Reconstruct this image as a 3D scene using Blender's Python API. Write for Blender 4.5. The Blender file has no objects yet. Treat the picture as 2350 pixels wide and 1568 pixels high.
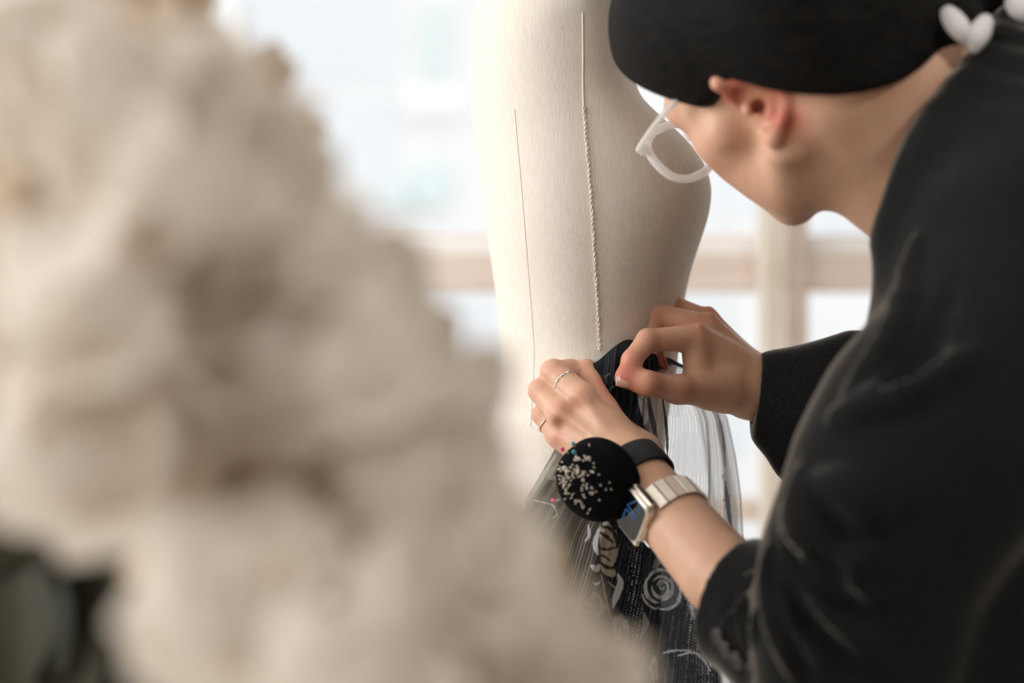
import bpy, bmesh, math, random
import numpy as np
from mathutils import Vector, Matrix
from mathutils.bvhtree import BVHTree

random.seed(7); rng = np.random.default_rng(7)
S = bpy.context.scene
COL = S.collection

# ------------------------------------------------------------------ camera, sky, lamps, exposure
H = 1.12                       # lens height above the floor
F = 2350 * 50 / 36             # focal length in pixels of the 2350 x 1568 frame
cam = bpy.data.objects.new('camera', bpy.data.cameras.new('camera'))
COL.objects.link(cam); S.camera = cam
cam.location = (0, 0, H); cam.rotation_euler = (math.pi / 2, 0, 0)
cam.data.lens = 50; cam.data.sensor_width = 36; cam.data.clip_start = 0.01
cam.data.dof.use_dof = True; cam.data.dof.focus_distance = 1.285; cam.data.dof.aperture_fstop = 1.65

def W(px, py, d):
    """The point at depth d whose picture position is (px, py)."""
    return np.array([(px - 1175) / F * d, d, H - (py - 784) / F * d])

world = bpy.data.worlds.new('sky'); S.world = world; world.use_nodes = True
bg = world.node_tree.nodes['Background']
bg.inputs['Color'].default_value = (0.975, 0.99, 1.0, 1); bg.inputs['Strength'].default_value = 1.34

def area(name, loc, target, size, power, color, size_y=None):
    l = bpy.data.lights.new(name, 'AREA'); l.energy = power; l.color = color; l.size = size
    if size_y: l.shape = 'RECTANGLE'; l.size_y = size_y
    o = bpy.data.objects.new(name, l); COL.objects.link(o); o.location = loc
    o.rotation_euler = (Vector(target) - Vector(loc)).to_track_quat('-Z', 'Y').to_euler()
    return o
# lamp high on the right of the room: throws the person's soft shadow on the dress form
area('room_lamp_light', (1.37, -0.30, 2.24), (0.03, 1.28, 1.33), 0.24, 12, (1.0, 0.975, 0.95))
# daylight through the room's other window (left of the lens)
area('side_window_light', (-2.4, 0.95, 1.7), (0.1, 1.3, 1.15), 1.6, 50, (0.97, 0.985, 1.0), 1.3)
# added fill light, with no window behind it: brightens the flowers
area('flower_fill_light', (-2.2, -1.3, 1.7), (-0.17, 0.66, 1.1), 1.4, 30, (1.0, 0.97, 0.93), 1.2)
# the big window opposite: helps the renderer find the sky through it
pw = area('window_portal', (0, 2.62, 1.4), (0, 0, 1.4), 5.2, 1, (1, 1, 1), 2.2)
pw.data.cycles.is_portal = True

vs = S.view_settings
vs.view_transform = 'Standard'; vs.look = 'None'; vs.gamma = 1; vs.use_curve_mapping = False
vs.exposure = 0.22
S.cycles.use_denoising = True
S.cycles.max_bounces = 10; S.cycles.transparent_max_bounces = 24; S.cycles.diffuse_bounces = 5
S.cycles.caustics_reflective = False; S.cycles.caustics_refractive = False

# ------------------------------------------------------------------ helpers
def tag(o, label=None, cat=None, group=None, kind=None):
    for k, v in (('label', label), ('category', cat), ('group', group), ('kind', kind)):
        if v: o[k] = v
    return o

def empty(name, loc=(0, 0, 0)):
    o = bpy.data.objects.new(name, None); COL.objects.link(o); o.location = loc
    return o

def link(name, me, mat=None, parent=None, smooth=True):
    if mat is not None and not me.materials: me.materials.append(mat)
    if smooth: me.polygons.foreach_set('use_smooth', np.ones(len(me.polygons), dtype=bool))
    o = bpy.data.objects.new(name, me); COL.objects.link(o)
    if parent is not None:
        o.parent = parent
        m = parent.location if parent.parent is None else Vector((0, 0, 0))
        o.matrix_parent_inverse = Matrix.Translation(-m)
    return o

def mesh_np(name, V, Fq):
    me = bpy.data.meshes.new(name); V = np.asarray(V, dtype=np.float32); Fq = np.asarray(Fq, dtype=np.int32)
    n, k = Fq.shape
    me.vertices.add(len(V)); me.vertices.foreach_set('co', V.ravel())
    me.loops.add(n * k); me.loops.foreach_set('vertex_index', Fq.ravel())
    me.polygons.add(n); me.polygons.foreach_set('loop_start', np.arange(0, n * k, k, dtype=np.int32))
    me.update(calc_edges=True); me.validate()
    return me

def from_bm(name, bm):
    me = bpy.data.meshes.new(name); bmesh.ops.recalc_face_normals(bm, faces=bm.faces[:]); bm.to_mesh(me); bm.free()
    return me

def add_box(bm, c, s, bevel=0.0, rot=None):
    r = bmesh.ops.create_cube(bm, size=1.0); vsx = r['verts']
    for v in vsx: v.co = Vector((v.co.x * s[0], v.co.y * s[1], v.co.z * s[2]))
    if bevel:
        es = list({e for v in vsx for e in v.link_edges})
        rr = bmesh.ops.bevel(bm, geom=es, offset=bevel, segments=2, affect='EDGES', profile=0.6)
        vsx = list({v for f in rr['faces'] for v in f.verts} | {v for v in vsx if v.is_valid})
    for v in vsx:
        if rot is not None: v.co = rot @ v.co
        v.co += Vector(c)

def add_tube(bm, pts, r, seg=10, closed=False, cap=True):
    pts = [Vector(p) for p in pts]; n = len(pts); rings = []
    rs = r if isinstance(r, (list, tuple, np.ndarray)) else [r] * n
    nrm = None
    for i, p in enumerate(pts):
        if closed: t = (pts[(i + 1) % n] - pts[i - 1]).normalized()
        else: t = (pts[min(i + 1, n - 1)] - pts[max(i - 1, 0)]).normalized()
        if nrm is None:
            nrm = t.orthogonal().normalized()
        nrm = (nrm - t * nrm.dot(t)).normalized(); b = t.cross(nrm)
        rings.append([bm.verts.new(p + (nrm * math.cos(a) + b * math.sin(a)) * rs[i]) for a in [2 * math.pi * k / seg for k in range(seg)]])
    for i in range(n if closed else n - 1):
        A, B = rings[i], rings[(i + 1) % n]
        off = 0
        if closed and i == n - 1:
            off = min(range(seg), key=lambda q: (A[0].co - B[q].co).length)
        for k in range(seg): bm.faces.new((A[k], A[(k + 1) % seg], B[(k + 1 + off) % seg], B[(k + off) % seg]))
    if cap and not closed: bm.faces.new(rings[0][::-1]); bm.faces.new(rings[-1])

def add_ball(bm, c, r, u=12, v=8, scale=(1, 1, 1), rot=None):
    q = bmesh.ops.create_uvsphere(bm, u_segments=u, v_segments=v, radius=r)
    for w in q['verts']:
        w.co = Vector((w.co.x * scale[0], w.co.y * scale[1], w.co.z * scale[2]))
        if rot is not None: w.co = rot @ w.co
        w.co += Vector(c)

def catmull(P, n):
    P = [np.array(p, dtype=float) for p in P]; P = [2 * P[0] - P[1]] + P + [2 * P[-1] - P[-2]]; out = []
    for i in range(1, len(P) - 2):
        for k in range(n):
            t = k / n; a, b, c, d = P[i - 1], P[i], P[i + 1], P[i + 2]
            out.append(0.5 * (2 * b + (c - a) * t + (2 * a - 5 * b + 4 * c - d) * t * t + (3 * b - a - 3 * c + d) * t ** 3))
    out.append(P[-2]); return out

# ------------------------------------------------------------------ materials
class Mat:
    def __init__(s, name):
        s.m = bpy.data.materials.new(name); s.m.use_nodes = True; s.t = s.m.node_tree
        s.b = s.t.nodes['Principled BSDF']; s.out = s.t.nodes['Material Output']
    def n(s, kind, **kw):
        x = s.t.nodes.new(kind)
        for k, v in kw.items(): setattr(x, k, v)
        return x
    def l(s, a, b): s.t.links.new(a, b)
    def set(s, **kw):
        for k, v in kw.items():
            k = k.replace('_', ' ')
            i = s.b.inputs[k]
            i.default_value = (*v, 1) if isinstance(v, tuple) and len(v) == 3 and i.type == 'RGBA' else v
        return s
    def noise_color(s, c1, c2, scale, detail=4, stretch=None, lo=0.35, hi=0.65):
        tc = s.n('ShaderNodeTexCoord'); mp = s.n('ShaderNodeMapping'); nz = s.n('ShaderNodeTexNoise'); cr = s.n('ShaderNodeValToRGB')
        if stretch: mp.inputs['Scale'].default_value = stretch
        nz.inputs['Scale'].default_value = scale; nz.inputs['Detail'].default_value = detail
        cr.color_ramp.elements[0].position = lo; cr.color_ramp.elements[1].position = hi
        cr.color_ramp.elements[0].color = (*c1, 1); cr.color_ramp.elements[1].color = (*c2, 1)
        s.l(tc.outputs['Object'], mp.inputs[0]); s.l(mp.outputs[0], nz.inputs[0]); s.l(nz.outputs[0], cr.inputs[0]); s.l(cr.outputs[0], s.b.inputs['Base Color'])
        s.cr = cr; s.nz = nz; s.mp = mp
        return s
    def bump(s, scale, strength, dist=0.001, stretch=None, detail=3):
        tc = s.n('ShaderNodeTexCoord'); mp = s.n('ShaderNodeMapping'); nz = s.n('ShaderNodeTexNoise'); bp = s.n('ShaderNodeBump')
        if stretch: mp.inputs['Scale'].default_value = stretch
        nz.inputs['Scale'].default_value = scale; nz.inputs['Detail'].default_value = detail
        bp.inputs['Strength'].default_value = strength; bp.inputs['Distance'].default_value = dist
        s.l(tc.outputs['Object'], mp.inputs[0]); s.l(mp.outputs[0], nz.inputs[0]); s.l(nz.outputs[0], bp.inputs['Height']); s.l(bp.outputs[0], s.b.inputs['Normal'])
        return s

def simple(name, col, rough=0.6, metal=0.0, **kw):
    return Mat(name).set(Base_Color=col, Roughness=rough, Metallic=metal, **kw).m

def translucent_mat(name, c1, c2, scale, mix):
    k = Mat(name); k.noise_color(c1, c2, scale); k.set(Roughness=0.8)
    tr = k.n('ShaderNodeBsdfTranslucent'); mx = k.n('ShaderNodeMixShader'); mx.inputs[0].default_value = mix
    k.l(k.cr.outputs[0], tr.inputs[0]); k.l(k.b.outputs[0], mx.inputs[1]); k.l(tr.outputs[0], mx.inputs[2]); k.l(mx.outputs[0], k.out.inputs[0])
    return k.m

M = {}
M['wall'] = Mat('white_plaster').noise_color((0.74, 0.71, 0.66), (0.78, 0.75, 0.70), 6).bump(90, 0.15).set(Roughness=0.9).m
M['wall_dark'] = Mat('taupe_plaster').noise_color((0.36, 0.32, 0.28), (0.42, 0.38, 0.33), 6).bump(90, 0.15).set(Roughness=0.9).m
M['ceiling'] = Mat('ceiling_paint').noise_color((0.80, 0.79, 0.76), (0.83, 0.82, 0.79), 4).set(Roughness=0.95).m
M['floor'] = Mat('oak_floor').noise_color((0.46, 0.40, 0.33), (0.54, 0.48, 0.41), 5, stretch=(9, 1, 1)).set(Roughness=0.5).m
M['oak'] = Mat('pale_window_oak').noise_color((0.70, 0.58, 0.51), (0.77, 0.65, 0.58), 6, stretch=(1, 1, 8)).set(Roughness=0.55).m
M['sunlit_white'] = Mat('sunlit_ledge_white').noise_color((0.86, 0.85, 0.83), (0.90, 0.89, 0.88), 5).set(Roughness=0.4).m
M['curtain'] = translucent_mat('cream_curtain', (0.88, 0.85, 0.78), (0.92, 0.89, 0.83), 30, 0.6)
M['linen'] = None
k = Mat('clear_window_glass'); tr = k.n('ShaderNodeBsdfTransparent'); gl = k.n('ShaderNodeBsdfGlossy'); mx = k.n('ShaderNodeMixShader')
gl.inputs['Roughness'].default_value = 0.02; mx.inputs[0].default_value = 0.05; tr.inputs[0].default_value = (0.985, 0.985, 0.985, 1)
k.l(tr.outputs[0], mx.inputs[1]); k.l(gl.outputs[0], mx.inputs[2]); k.l(mx.outputs[0], k.out.inputs[0]); M['glass'] = k.m
M['facade'] = Mat('pale_render').noise_color((0.82, 0.83, 0.835), (0.87, 0.875, 0.88), 0.6).set(Roughness=0.9).m
M['facade_teal'] = Mat('pale_teal_panel').noise_color((0.70, 0.81, 0.81), (0.74, 0.84, 0.84), 0.8).set(Roughness=0.7).m
M['facade_blue'] = Mat('pale_blue_panel').noise_color((0.75, 0.785, 0.82), (0.79, 0.815, 0.84), 0.8).set(Roughness=0.7).m
M['facade_white'] = simple('white_render', (0.93, 0.93, 0.92), 0.9)
M['paving'] = Mat('pale_paving').noise_color((0.66, 0.64, 0.61), (0.74, 0.72, 0.70), 1.5).set(Roughness=0.9).m

# linen of the dress form: fine vertical weave, slubs and specks
k = Mat('cream_linen'); k.noise_color((0.68, 0.625, 0.555), (0.745, 0.695, 0.63), 420, 3, stretch=(1, 1, 0.12), lo=0.3, hi=0.7); k.set(Roughness=0.92, Sheen_Weight=0.25)
k.b.inputs['Sheen Tint'].default_value = (1, .97, .92, 1)
sp = k.n('ShaderNodeTexNoise'); sp.inputs['Scale'].default_value = 260; sp.inputs['Detail'].default_value = 2
sr = k.n('ShaderNodeValToRGB'); sr.color_ramp.elements[0].position = 0.20; sr.color_ramp.elements[1].position = 0.27
sr.color_ramp.elements[0].color = (0.7, 0.66, 0.6, 1); sr.color_ramp.elements[1].color = (1, 1, 1, 1)
mu = k.n('ShaderNodeMixRGB', blend_type='MULTIPLY'); mu.inputs[0].default_value = 1
tc = k.n('ShaderNodeTexCoord'); k.l(tc.outputs['Object'], sp.inputs[0]); k.l(sp.outputs[0], sr.inputs[0])
k.l(k.cr.outputs[0], mu.inputs[1]); k.l(sr.outputs[0], mu.inputs[2]); k.l(mu.outputs[0], k.b.inputs['Base Color'])
k.bump(700, 0.25, 0.0008, stretch=(1, 1, 0.25)); M['linen'] = k.m
M['cord'] = Mat('cream_cord').noise_color((0.78, 0.68, 0.58), (0.86, 0.78, 0.69), 500).set(Roughness=0.9).m
M['thread'] = simple('seam_thread', (0.64, 0.56, 0.47), 0.9)
M['wood'] = Mat('turned_beech').noise_color((0.45, 0.30, 0.17), (0.55, 0.38, 0.22), 8, stretch=(8, 8, 1)).set(Roughness=0.45).m

# wool of the jacket: charcoal melange
k = Mat('charcoal_wool'); k.noise_color((0.005, 0.0056, 0.0058), (0.020, 0.021, 0.0208), 620, 4, lo=0.3, hi=0.75); k.set(Roughness=0.95, Sheen_Weight=1.0, Sheen_Roughness=0.27)
k.b.inputs['Sheen Tint'].default_value = (1.0, 0.95, 0.88, 1)
k.b.inputs['Specular IOR Level'].default_value = 0.06
k.bump(900, 0.35, 0.0008); M['wool'] = k.m
M['trouser'] = Mat('black_twill').noise_color((0.012, 0.012, 0.014), (0.02, 0.02, 0.022), 300).set(Roughness=0.9).m
M['leather'] = simple('black_leather', (0.02, 0.018, 0.016), 0.4)
k = Mat('black_hair'); k.noise_color((0.002, 0.0018, 0.0016), (0.008, 0.0065, 0.0055), 60, 5, stretch=(1, 1, 6)); k.set(Roughness=0.6); k.bump(130, 0.4, 0.002, stretch=(1, 1, 7)); k.b.inputs['Specular IOR Level'].default_value = 0.08; M['hair'] = k.m

# skin: blush attribute reddens knuckles and fingertips; on ears it paints light shining through
k = Mat('skin'); at = k.n('ShaderNodeAttribute', attribute_name='redness')
m1 = k.n('ShaderNodeMixRGB'); m1.inputs[1].default_value = (0.67, 0.41, 0.285, 1); m1.inputs[2].default_value = (0.54, 0.135, 0.088, 1)
tc = k.n('ShaderNodeTexCoord'); nz = k.n('ShaderNodeTexNoise'); nz.inputs['Scale'].default_value = 55; nz.inputs['Detail'].default_value = 5
m2 = k.n('ShaderNodeMixRGB', blend_type='MULTIPLY'); m2.inputs[0].default_value = 0.35
rp = k.n('ShaderNodeValToRGB'); rp.color_ramp.elements[0].color = (0.78, 0.66, 0.6, 1); rp.color_ramp.elements[1].color = (1, 1, 1, 1); rp.color_ramp.elements[0].position = .3; rp.color_ramp.elements[1].position = .6
k.l(at.outputs['Fac'], m1.inputs[0]); k.l(tc.outputs['Object'], nz.inputs[0]); k.l(nz.outputs[0], rp.inputs[0]); k.l(m1.outputs[0], m2.inputs[1]); k.l(rp.outputs[0], m2.inputs[2]); k.l(m2.outputs[0], k.b.inputs['Base Color'])
k.set(Roughness=0.48, Subsurface_Weight=0.35, Subsurface_Scale=0.006); k.b.inputs['Subsurface Radius'].default_value = (1.0, 0.35, 0.2); k.b.inputs['Specular IOR Level'].default_value = 0.4
k.bump(330, 0.4, 0.0007, detail=6); M['skin'] = k.m
M['nail'] = Mat('fingernail').set(Base_Color=(0.66, 0.36, 0.29), Roughness=0.18, Coat_Weight=0.6, Coat_Roughness=0.05).m
M['nail_tip'] = simple('fingernail_edge', (0.70, 0.53, 0.45), 0.25)
M['velvet'] = Mat('black_velvet').noise_color((0.002, 0.0022, 0.0025), (0.004, 0.0045, 0.005), 200).set(Roughness=1.0, Sheen_Weight=0.015).m
M['velvet'].node_tree.nodes['Principled BSDF'].inputs['Specular IOR Level'].default_value = 0.05
M['band'] = Mat('navy_black_elastic').noise_color((0.005, 0.008, 0.011), (0.010, 0.015, 0.02), 300).set(Roughness=0.75).m
M['pin_steel'] = simple('pin_steel', (0.62, 0.55, 0.47), 0.4, 1.0)
M['steel'] = simple('steel', (0.86, 0.84, 0.80), 0.22, 1.0)
M['champagne'] = Mat('champagne_metal').noise_color((0.78, 0.71, 0.62), (0.84, 0.78, 0.70), 200).set(Roughness=0.34, Metallic=0.7).m
M['gap'] = simple('dark_gap', (0.05, 0.035, 0.025), 0.6)
M['screen'] = Mat('black_screen_glass').set(Base_Color=(0.004, 0.005, 0.008), Roughness=0.04, Coat_Weight=1.0).m
k = Mat('blue_display'); k.set(Base_Color=(0.02, 0.06, 0.15), Roughness=0.3, Emission_Strength=0.4); k.b.inputs['Emission Color'].default_value = (0.05, 0.16, 0.42, 1); M['display'] = k.m
M['silver'] = simple('silver', (0.93, 0.92, 0.90), 0.18, 1.0)
M['rose_gold'] = simple('rose_gold', (0.86, 0.60, 0.46), 0.2, 1.0)
M['teal_head'] = simple('teal_pin_head', (0.02, 0.27, 0.34), 0.25)
M['magenta_head'] = simple('magenta_pin_head', (0.55, 0.008, 0.12), 0.25)
M['pink_head'] = simple('pink_pin_head', (0.78, 0.12, 0.22), 0.25)
k = Mat('clear_acetate'); tr = k.n('ShaderNodeBsdfTransparent'); mx = k.n('ShaderNodeMixShader'); mx.inputs[0].default_value = 0.68; k.set(Base_Color=(0.93, 0.92, 0.91), Roughness=0.12, Coat_Weight=0.7)
tr.inputs[0].default_value = (0.98, 0.98, 0.98, 1); tl = k.n('ShaderNodeBsdfTranslucent'); tl.inputs[0].default_value = (.95, .94, .93, 1); mx2 = k.n('ShaderNodeMixShader'); mx2.inputs[0].default_value = 0.45
k.l(k.b.outputs[0], mx2.inputs[1]); k.l(tl.outputs[0], mx2.inputs[2])
k.l(tr.outputs[0], mx.inputs[1]); k.l(mx2.outputs[0], mx.inputs[2]); k.l(mx.outputs[0], k.out.inputs[0]); M['acetate'] = k.m
M['gap_light'] = translucent_mat('gap_light_white', (0.84, 0.82, 0.83), (0.90, 0.88, 0.89), 40, 0.3)
M['petal'] = translucent_mat('cream_petal', (0.85, 0.785, 0.705), (0.89, 0.835, 0.765), 18, 0.42)
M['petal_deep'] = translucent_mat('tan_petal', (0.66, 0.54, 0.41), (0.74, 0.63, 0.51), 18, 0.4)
M['leaf'] = Mat('dark_olive_leaf').noise_color((0.030, 0.034, 0.020), (0.060, 0.058, 0.034), 20).set(Roughness=0.7).m
M['bark'] = Mat('olive_bark').noise_color((0.10, 0.08, 0.045), (0.17, 0.13, 0.075), 40, stretch=(1, 1, 0.3)).set(Roughness=0.9).m
M['terracotta'] = Mat('pale_clay').noise_color((0.50, 0.44, 0.38), (0.58, 0.52, 0.46), 12).set(Roughness=0.9).m
M['soil'] = Mat('soil').noise_color((0.05, 0.035, 0.025), (0.10, 0.075, 0.05), 60).set(Roughness=1).m
M['button'] = simple('black_horn_button', (0.02, 0.018, 0.017), 0.25)
M['stitch'] = simple('grey_buttonhole_thread', (0.16, 0.15, 0.135), 0.8)
M['eye'] = simple('eye_white', (0.8, 0.78, 0.75), 0.15)
M['iris'] = simple('dark_brown_iris', (0.02, 0.012, 0.008), 0.1)

# ------------------------------------------------------------------ implicit bodies: smooth unions of round cones and ellipsoids, meshed as one surface
class Cone:
    def __init__(s, a, b, ra, rb): s.a, s.b, s.ra, s.rb = np.array(a, np.float32), np.array(b, np.float32), ra, rb
    def d(s, P):
        ab = s.b - s.a; L = float(ab @ ab) + 1e-12
        t = np.clip(((P - s.a) @ ab) / L, 0, 1)
        q = P - s.a - t[..., None] * ab
        return np.sqrt((q * q).sum(-1)) - (s.ra + t * (s.rb - s.ra))
class Ell:
    def __init__(s, c, R, r): s.c = np.array(c, np.float32); s.R = np.array(R, np.float32); s.r = np.array(r, np.float32)
    def d(s, P):
        q = (P - s.c) @ s.R                      # R columns = axes
        k0 = np.sqrt(((q / s.r) ** 2).sum(-1)); k1 = np.sqrt(((q / s.r ** 2) ** 2).sum(-1)) + 1e-9
        return np.where(k0 < 1e-3, -s.r.min(), k0 * (k0 - 1) / k1)
class Half:                                     # half space n.(p-c) < 0
    def __init__(s, c, n): s.c = np.array(c, np.float32); n = np.array(n, np.float32); s.n = n / np.linalg.norm(n)
    def d(s, P): return (P - s.c) @ s.n
class Isect:
    def __init__(s, *ps): s.ps = ps
    def d(s, P):
        r = s.ps[0].d(P)
        for p in s.ps[1:]: r = np.maximum(r, p.d(P))
        return r
def smin(a, b, k):
    if k <= 0: return np.minimum(a, b)
    h = np.clip(0.5 + 0.5 * (b - a) / k, 0, 1)
    return b + (a - b) * h - k * h * (1 - h)
def chain(pts, rs): return [Cone(pts[i], pts[i + 1], rs[i], rs[i + 1]) for i in range(len(pts) - 1)]
BIG = np.float32(0.25)
def evaluate(model, C, rad, P):
    """model: list of (op, prims, k_inside, k_outside); C [B,3] block centres, P [B,n,3] points."""
    D = np.full(P.shape[:2], BIG, np.float32)
    for op, prims, ki, ko in model:
        G = np.full(P.shape[:2], BIG, np.float32); used = np.zeros(len(C), bool)
        for p in prims:
            m = np.nonzero(p.d(C) < rad + 0.02 + max(ki, ko))[0]
            if len(m) == 0: continue
            G[m] = smin(G[m], p.d(P[m]).astype(np.float32), ki); used[m] = True
        if op == '+':
            m = np.nonzero(used)[0]
            if len(m): D[m] = smin(D[m], G[m], ko)
        elif op == '-':
            m = np.nonzero(used)[0]
            if len(m): D[m] = -smin(-D[m], G[m], ko)
        elif op == '&':
            for p in prims: D = -smin(-D, -p.d(P).astype(np.float32), ko)
    return D
def field(model, P):
    P = np.asarray(P, np.float32).reshape(-1, 3)
    return evaluate(model, P, 10.0, P[:, None, :])[:, 0]
def trace(model, px, py, start=0.6):
    """Depth point where the lens ray through (px, py) meets the surface."""
    o = np.array([0, 0, H]); d = W(px, py, 1.0) - o; d /= np.linalg.norm(d); t = start
    for _ in range(90):
        v = float(field(model, [o + d * t])[0])
        if v < 2e-4: break
        t += v * 0.8
        if t > 2.2: return None
    return o + d * t
def surface_nets(name, model, lo, hi, h, N=8):
    lo = np.array(lo, np.float32); nb = np.ceil((np.array(hi) - lo) / (h * N)).astype(int)
    bi = np.stack(np.meshgrid(*[np.arange(n) for n in nb], indexing='ij'), -1).reshape(-1, 3)
    R = h * N * 0.5 * math.sqrt(3)
    C = (lo + (bi + 0.5) * (N * h)).astype(np.float32); dc = []
    for i in range(0, len(C), 60000): dc.append(evaluate(model, C[i:i + 60000], 0.06, C[i:i + 60000, None, :])[:, 0])
    act = np.abs(np.concatenate(dc)) < R * 1.9 + 3 * h
    bi, C = bi[act], C[act]
    g = np.arange(N + 1); off = np.stack(np.meshgrid(g, g, g, indexing='ij'), -1).reshape(-1, 3)
    keysV, coV, quads = [], [], []
    dims = nb * N + 4
    def key(c): return ((c[:, 0] + 1).astype(np.int64) * dims[1] + (c[:, 1] + 1)) * dims[2] + (c[:, 2] + 1)
    for i0 in range(0, len(C), 1500):
        b = bi[i0:i0 + 1500]; base = b * N
        gi = base[:, None, :] + off[None]
        P = (lo + gi * h).astype(np.float32)
        D = evaluate(model, C[i0:i0 + 1500], R * 1.05, P).reshape(-1, N + 1, N + 1, N + 1)
        ins = D < 0
        cnt = np.zeros((len(b), N, N, N), np.int8)
        for dx in (0, 1):
            for dy in (0, 1):
                for dz in (0, 1): cnt += ins[:, dx:N + dx, dy:N + dy, dz:N + dz]
        bb, ii, jj, kk = np.nonzero((cnt > 0) & (cnt < 8))
        acc = np.zeros((len(bb), 3), np.float32); num = np.zeros(len(bb), np.float32)
        for ax in range(3):
            o1, o2 = [q for q in range(3) if q != ax]
            for u in (0, 1):
                for v in (0, 1):
                    s = [ii.copy(), jj.copy(), kk.copy()]; s[o1] = s[o1] + u; s[o2] = s[o2] + v
                    e = [q.copy() for q in s]; e[ax] = e[ax] + 1
                    d0 = D[bb, s[0], s[1], s[2]]; d1 = D[bb, e[0], e[1], e[2]]
                    x = (d0 < 0) != (d1 < 0)
                    t = np.where(x, d0 / np.where(np.abs(d0 - d1) < 1e-9, 1, d0 - d1), 0)
                    pos = np.zeros((len(bb), 3), np.float32); pos[:, o1] = u; pos[:, o2] = v; pos[:, ax] = t
                    acc += pos * x[:, None]; num += x
        cell = base[bb] + np.stack([ii, jj, kk], -1)
        coV.append(lo + (cell + acc / np.maximum(num, 1)[:, None]) * h); keysV.append(key(cell))
        for ax in range(3):
            sl0 = [slice(0, N)] * 3; sl1 = [slice(0, N)] * 3; sl1[ax] = slice(1, N + 1)
            a = ins[(slice(None), *sl0)]; c = ins[(slice(None), *sl1)]
            bb, ii, jj, kk = np.nonzero(a != c)
            p = base[bb] + np.stack([ii, jj, kk], -1); flip = c[bb, ii, jj, kk]
            o1, o2 = [(1, 2), (2, 0), (0, 1)][ax]
            q = []
            for u, v in ((1, 1), (0, 1), (0, 0), (1, 0)):
                w = p.copy(); w[:, o1] -= u; w[:, o2] -= v; q.append(key(w))
            q = np.stack(q, -1); q[flip] = q[flip][:, ::-1]
            quads.append(q)
    K = np.concatenate(keysV); V = np.concatenate(coV); Q = np.concatenate(quads)
    o = np.argsort(K); K = K[o]; V = V[o]
    idx = np.searchsorted(K, Q); idx = np.clip(idx, 0, len(K) - 1)
    ok = (K[idx] == Q).all(-1)
    return mesh_np(name, V, idx[ok])
# ------------------------------------------------------------------ the setting: room, window wall, what stands outside
def slab(name, lo, hi, mat, parent=None, bevel=0.0, kind='structure'):
    bm = bmesh.new(); add_box(bm, [(a + b) / 2 for a, b in zip(lo, hi)], [b - a for a, b in zip(lo, hi)], bevel)
    o = link(name, from_bm(name, bm), mat, parent, smooth=False)
    if parent is None and kind: o['kind'] = kind
    return o
YW = 2.45                                    # inner face of the window wall
XL, XR, YB, ZC = -2.7, 2.9, -2.4, 2.75
slab('floor', (XL, YB, -0.05), (XR, YW + 0.2, 0), M['floor'])
slab('ceiling', (XL, YB, ZC), (XR, YW + 0.2, ZC + 0.05), M['ceiling'])
slab('wall_left', (XL - 0.1, YB, 0), (XL, YW + 0.2, ZC), M['wall'])
slab('wall_right', (XR, YB, 0), (XR + 0.1, YW + 0.2, ZC), M['wall_dark'])
slab('wall_back', (XL - 0.1, YB - 0.1, 0), (XR + 0.1, YB, ZC), M['wall_dark'])
zs = W(0, 1152, YW)[2]                       # sill level of the low rail
slab('wall_front', (XL, YW, 0), (XR, YW + 0.2, 0.29), M['wall'])
slab('trim_1', (XL, YW, 2.5), (XR, YW + 0.2, ZC), M['wall'])
def bar(name, x0, x1, y0, y1, z0, z1, mat, parent, b=0.004): return slab(name, (x0, y0, z0), (x1, y1, z1), mat, parent, b)
win = empty('window_1', (0, YW, zs)); tag(win, 'wide oak framed window with a white ledge behind the dress form', None, None, 'structure')
zr1 = W(0, 582, YW)[2]; zr0 = W(0, 668, YW)[2]
bar('middle_rail', XL, XR, YW + 0.01, YW + 0.09, zr0, zr1, M['oak'], win)
bar('lower_rail', XL, XR, YW + 0.01, YW + 0.09, zs - 0.035, zs, M['oak'], win)
Z0 = 0.34
bar('bottom_rail', XL, XR, YW + 0.01, YW + 0.09, Z0 - 0.05, Z0, M['oak'], win)
bar('top_rail', XL, XR, YW + 0.01, YW + 0.09, 2.44, 2.5, M['oak'], win)
bar('window_ledge', XL, XR, YW + 0.02, YW + 0.12, zr1, zr1 + 0.028, M['sunlit_white'], win)  # white colour stands in for sunlight on the ledge
bar('glazing_bead', XL, XR, YW + 0.10, YW + 0.13, zr1 + 0.028, zr1 + 0.040, M['oak'], win)
xs = [(XL, XL + 0.08), (W(560, 0, YW)[0] - 0.9, W(560, 0, YW)[0] - 0.82), (W(1802, 0, YW)[0], W(1856, 0, YW)[0]), (1.35, 1.43), (XR - 0.08, XR)]
for a, b in xs: bar('window_post', a, b, YW, YW + 0.10, 0.29, 2.5, M['oak'], win)
for (a, _), (_, b2) in zip([(x[1], 0) for x in xs[:-1]], [(0, x[0]) for x in xs[1:]]):
    bar('lower_pane', a, b2, YW + 0.045, YW + 0.051, zs, zr0, M['glass'], win, 0)
    bar('bottom_pane', a, b2, YW + 0.045, YW + 0.051, Z0, zs - .035, M['glass'], win, 0)
    bar('upper_pane', a, b2, YW + 0.105, YW + 0.111, zr1 + 0.03, 2.44, M['glass'], win, 0)
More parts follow.
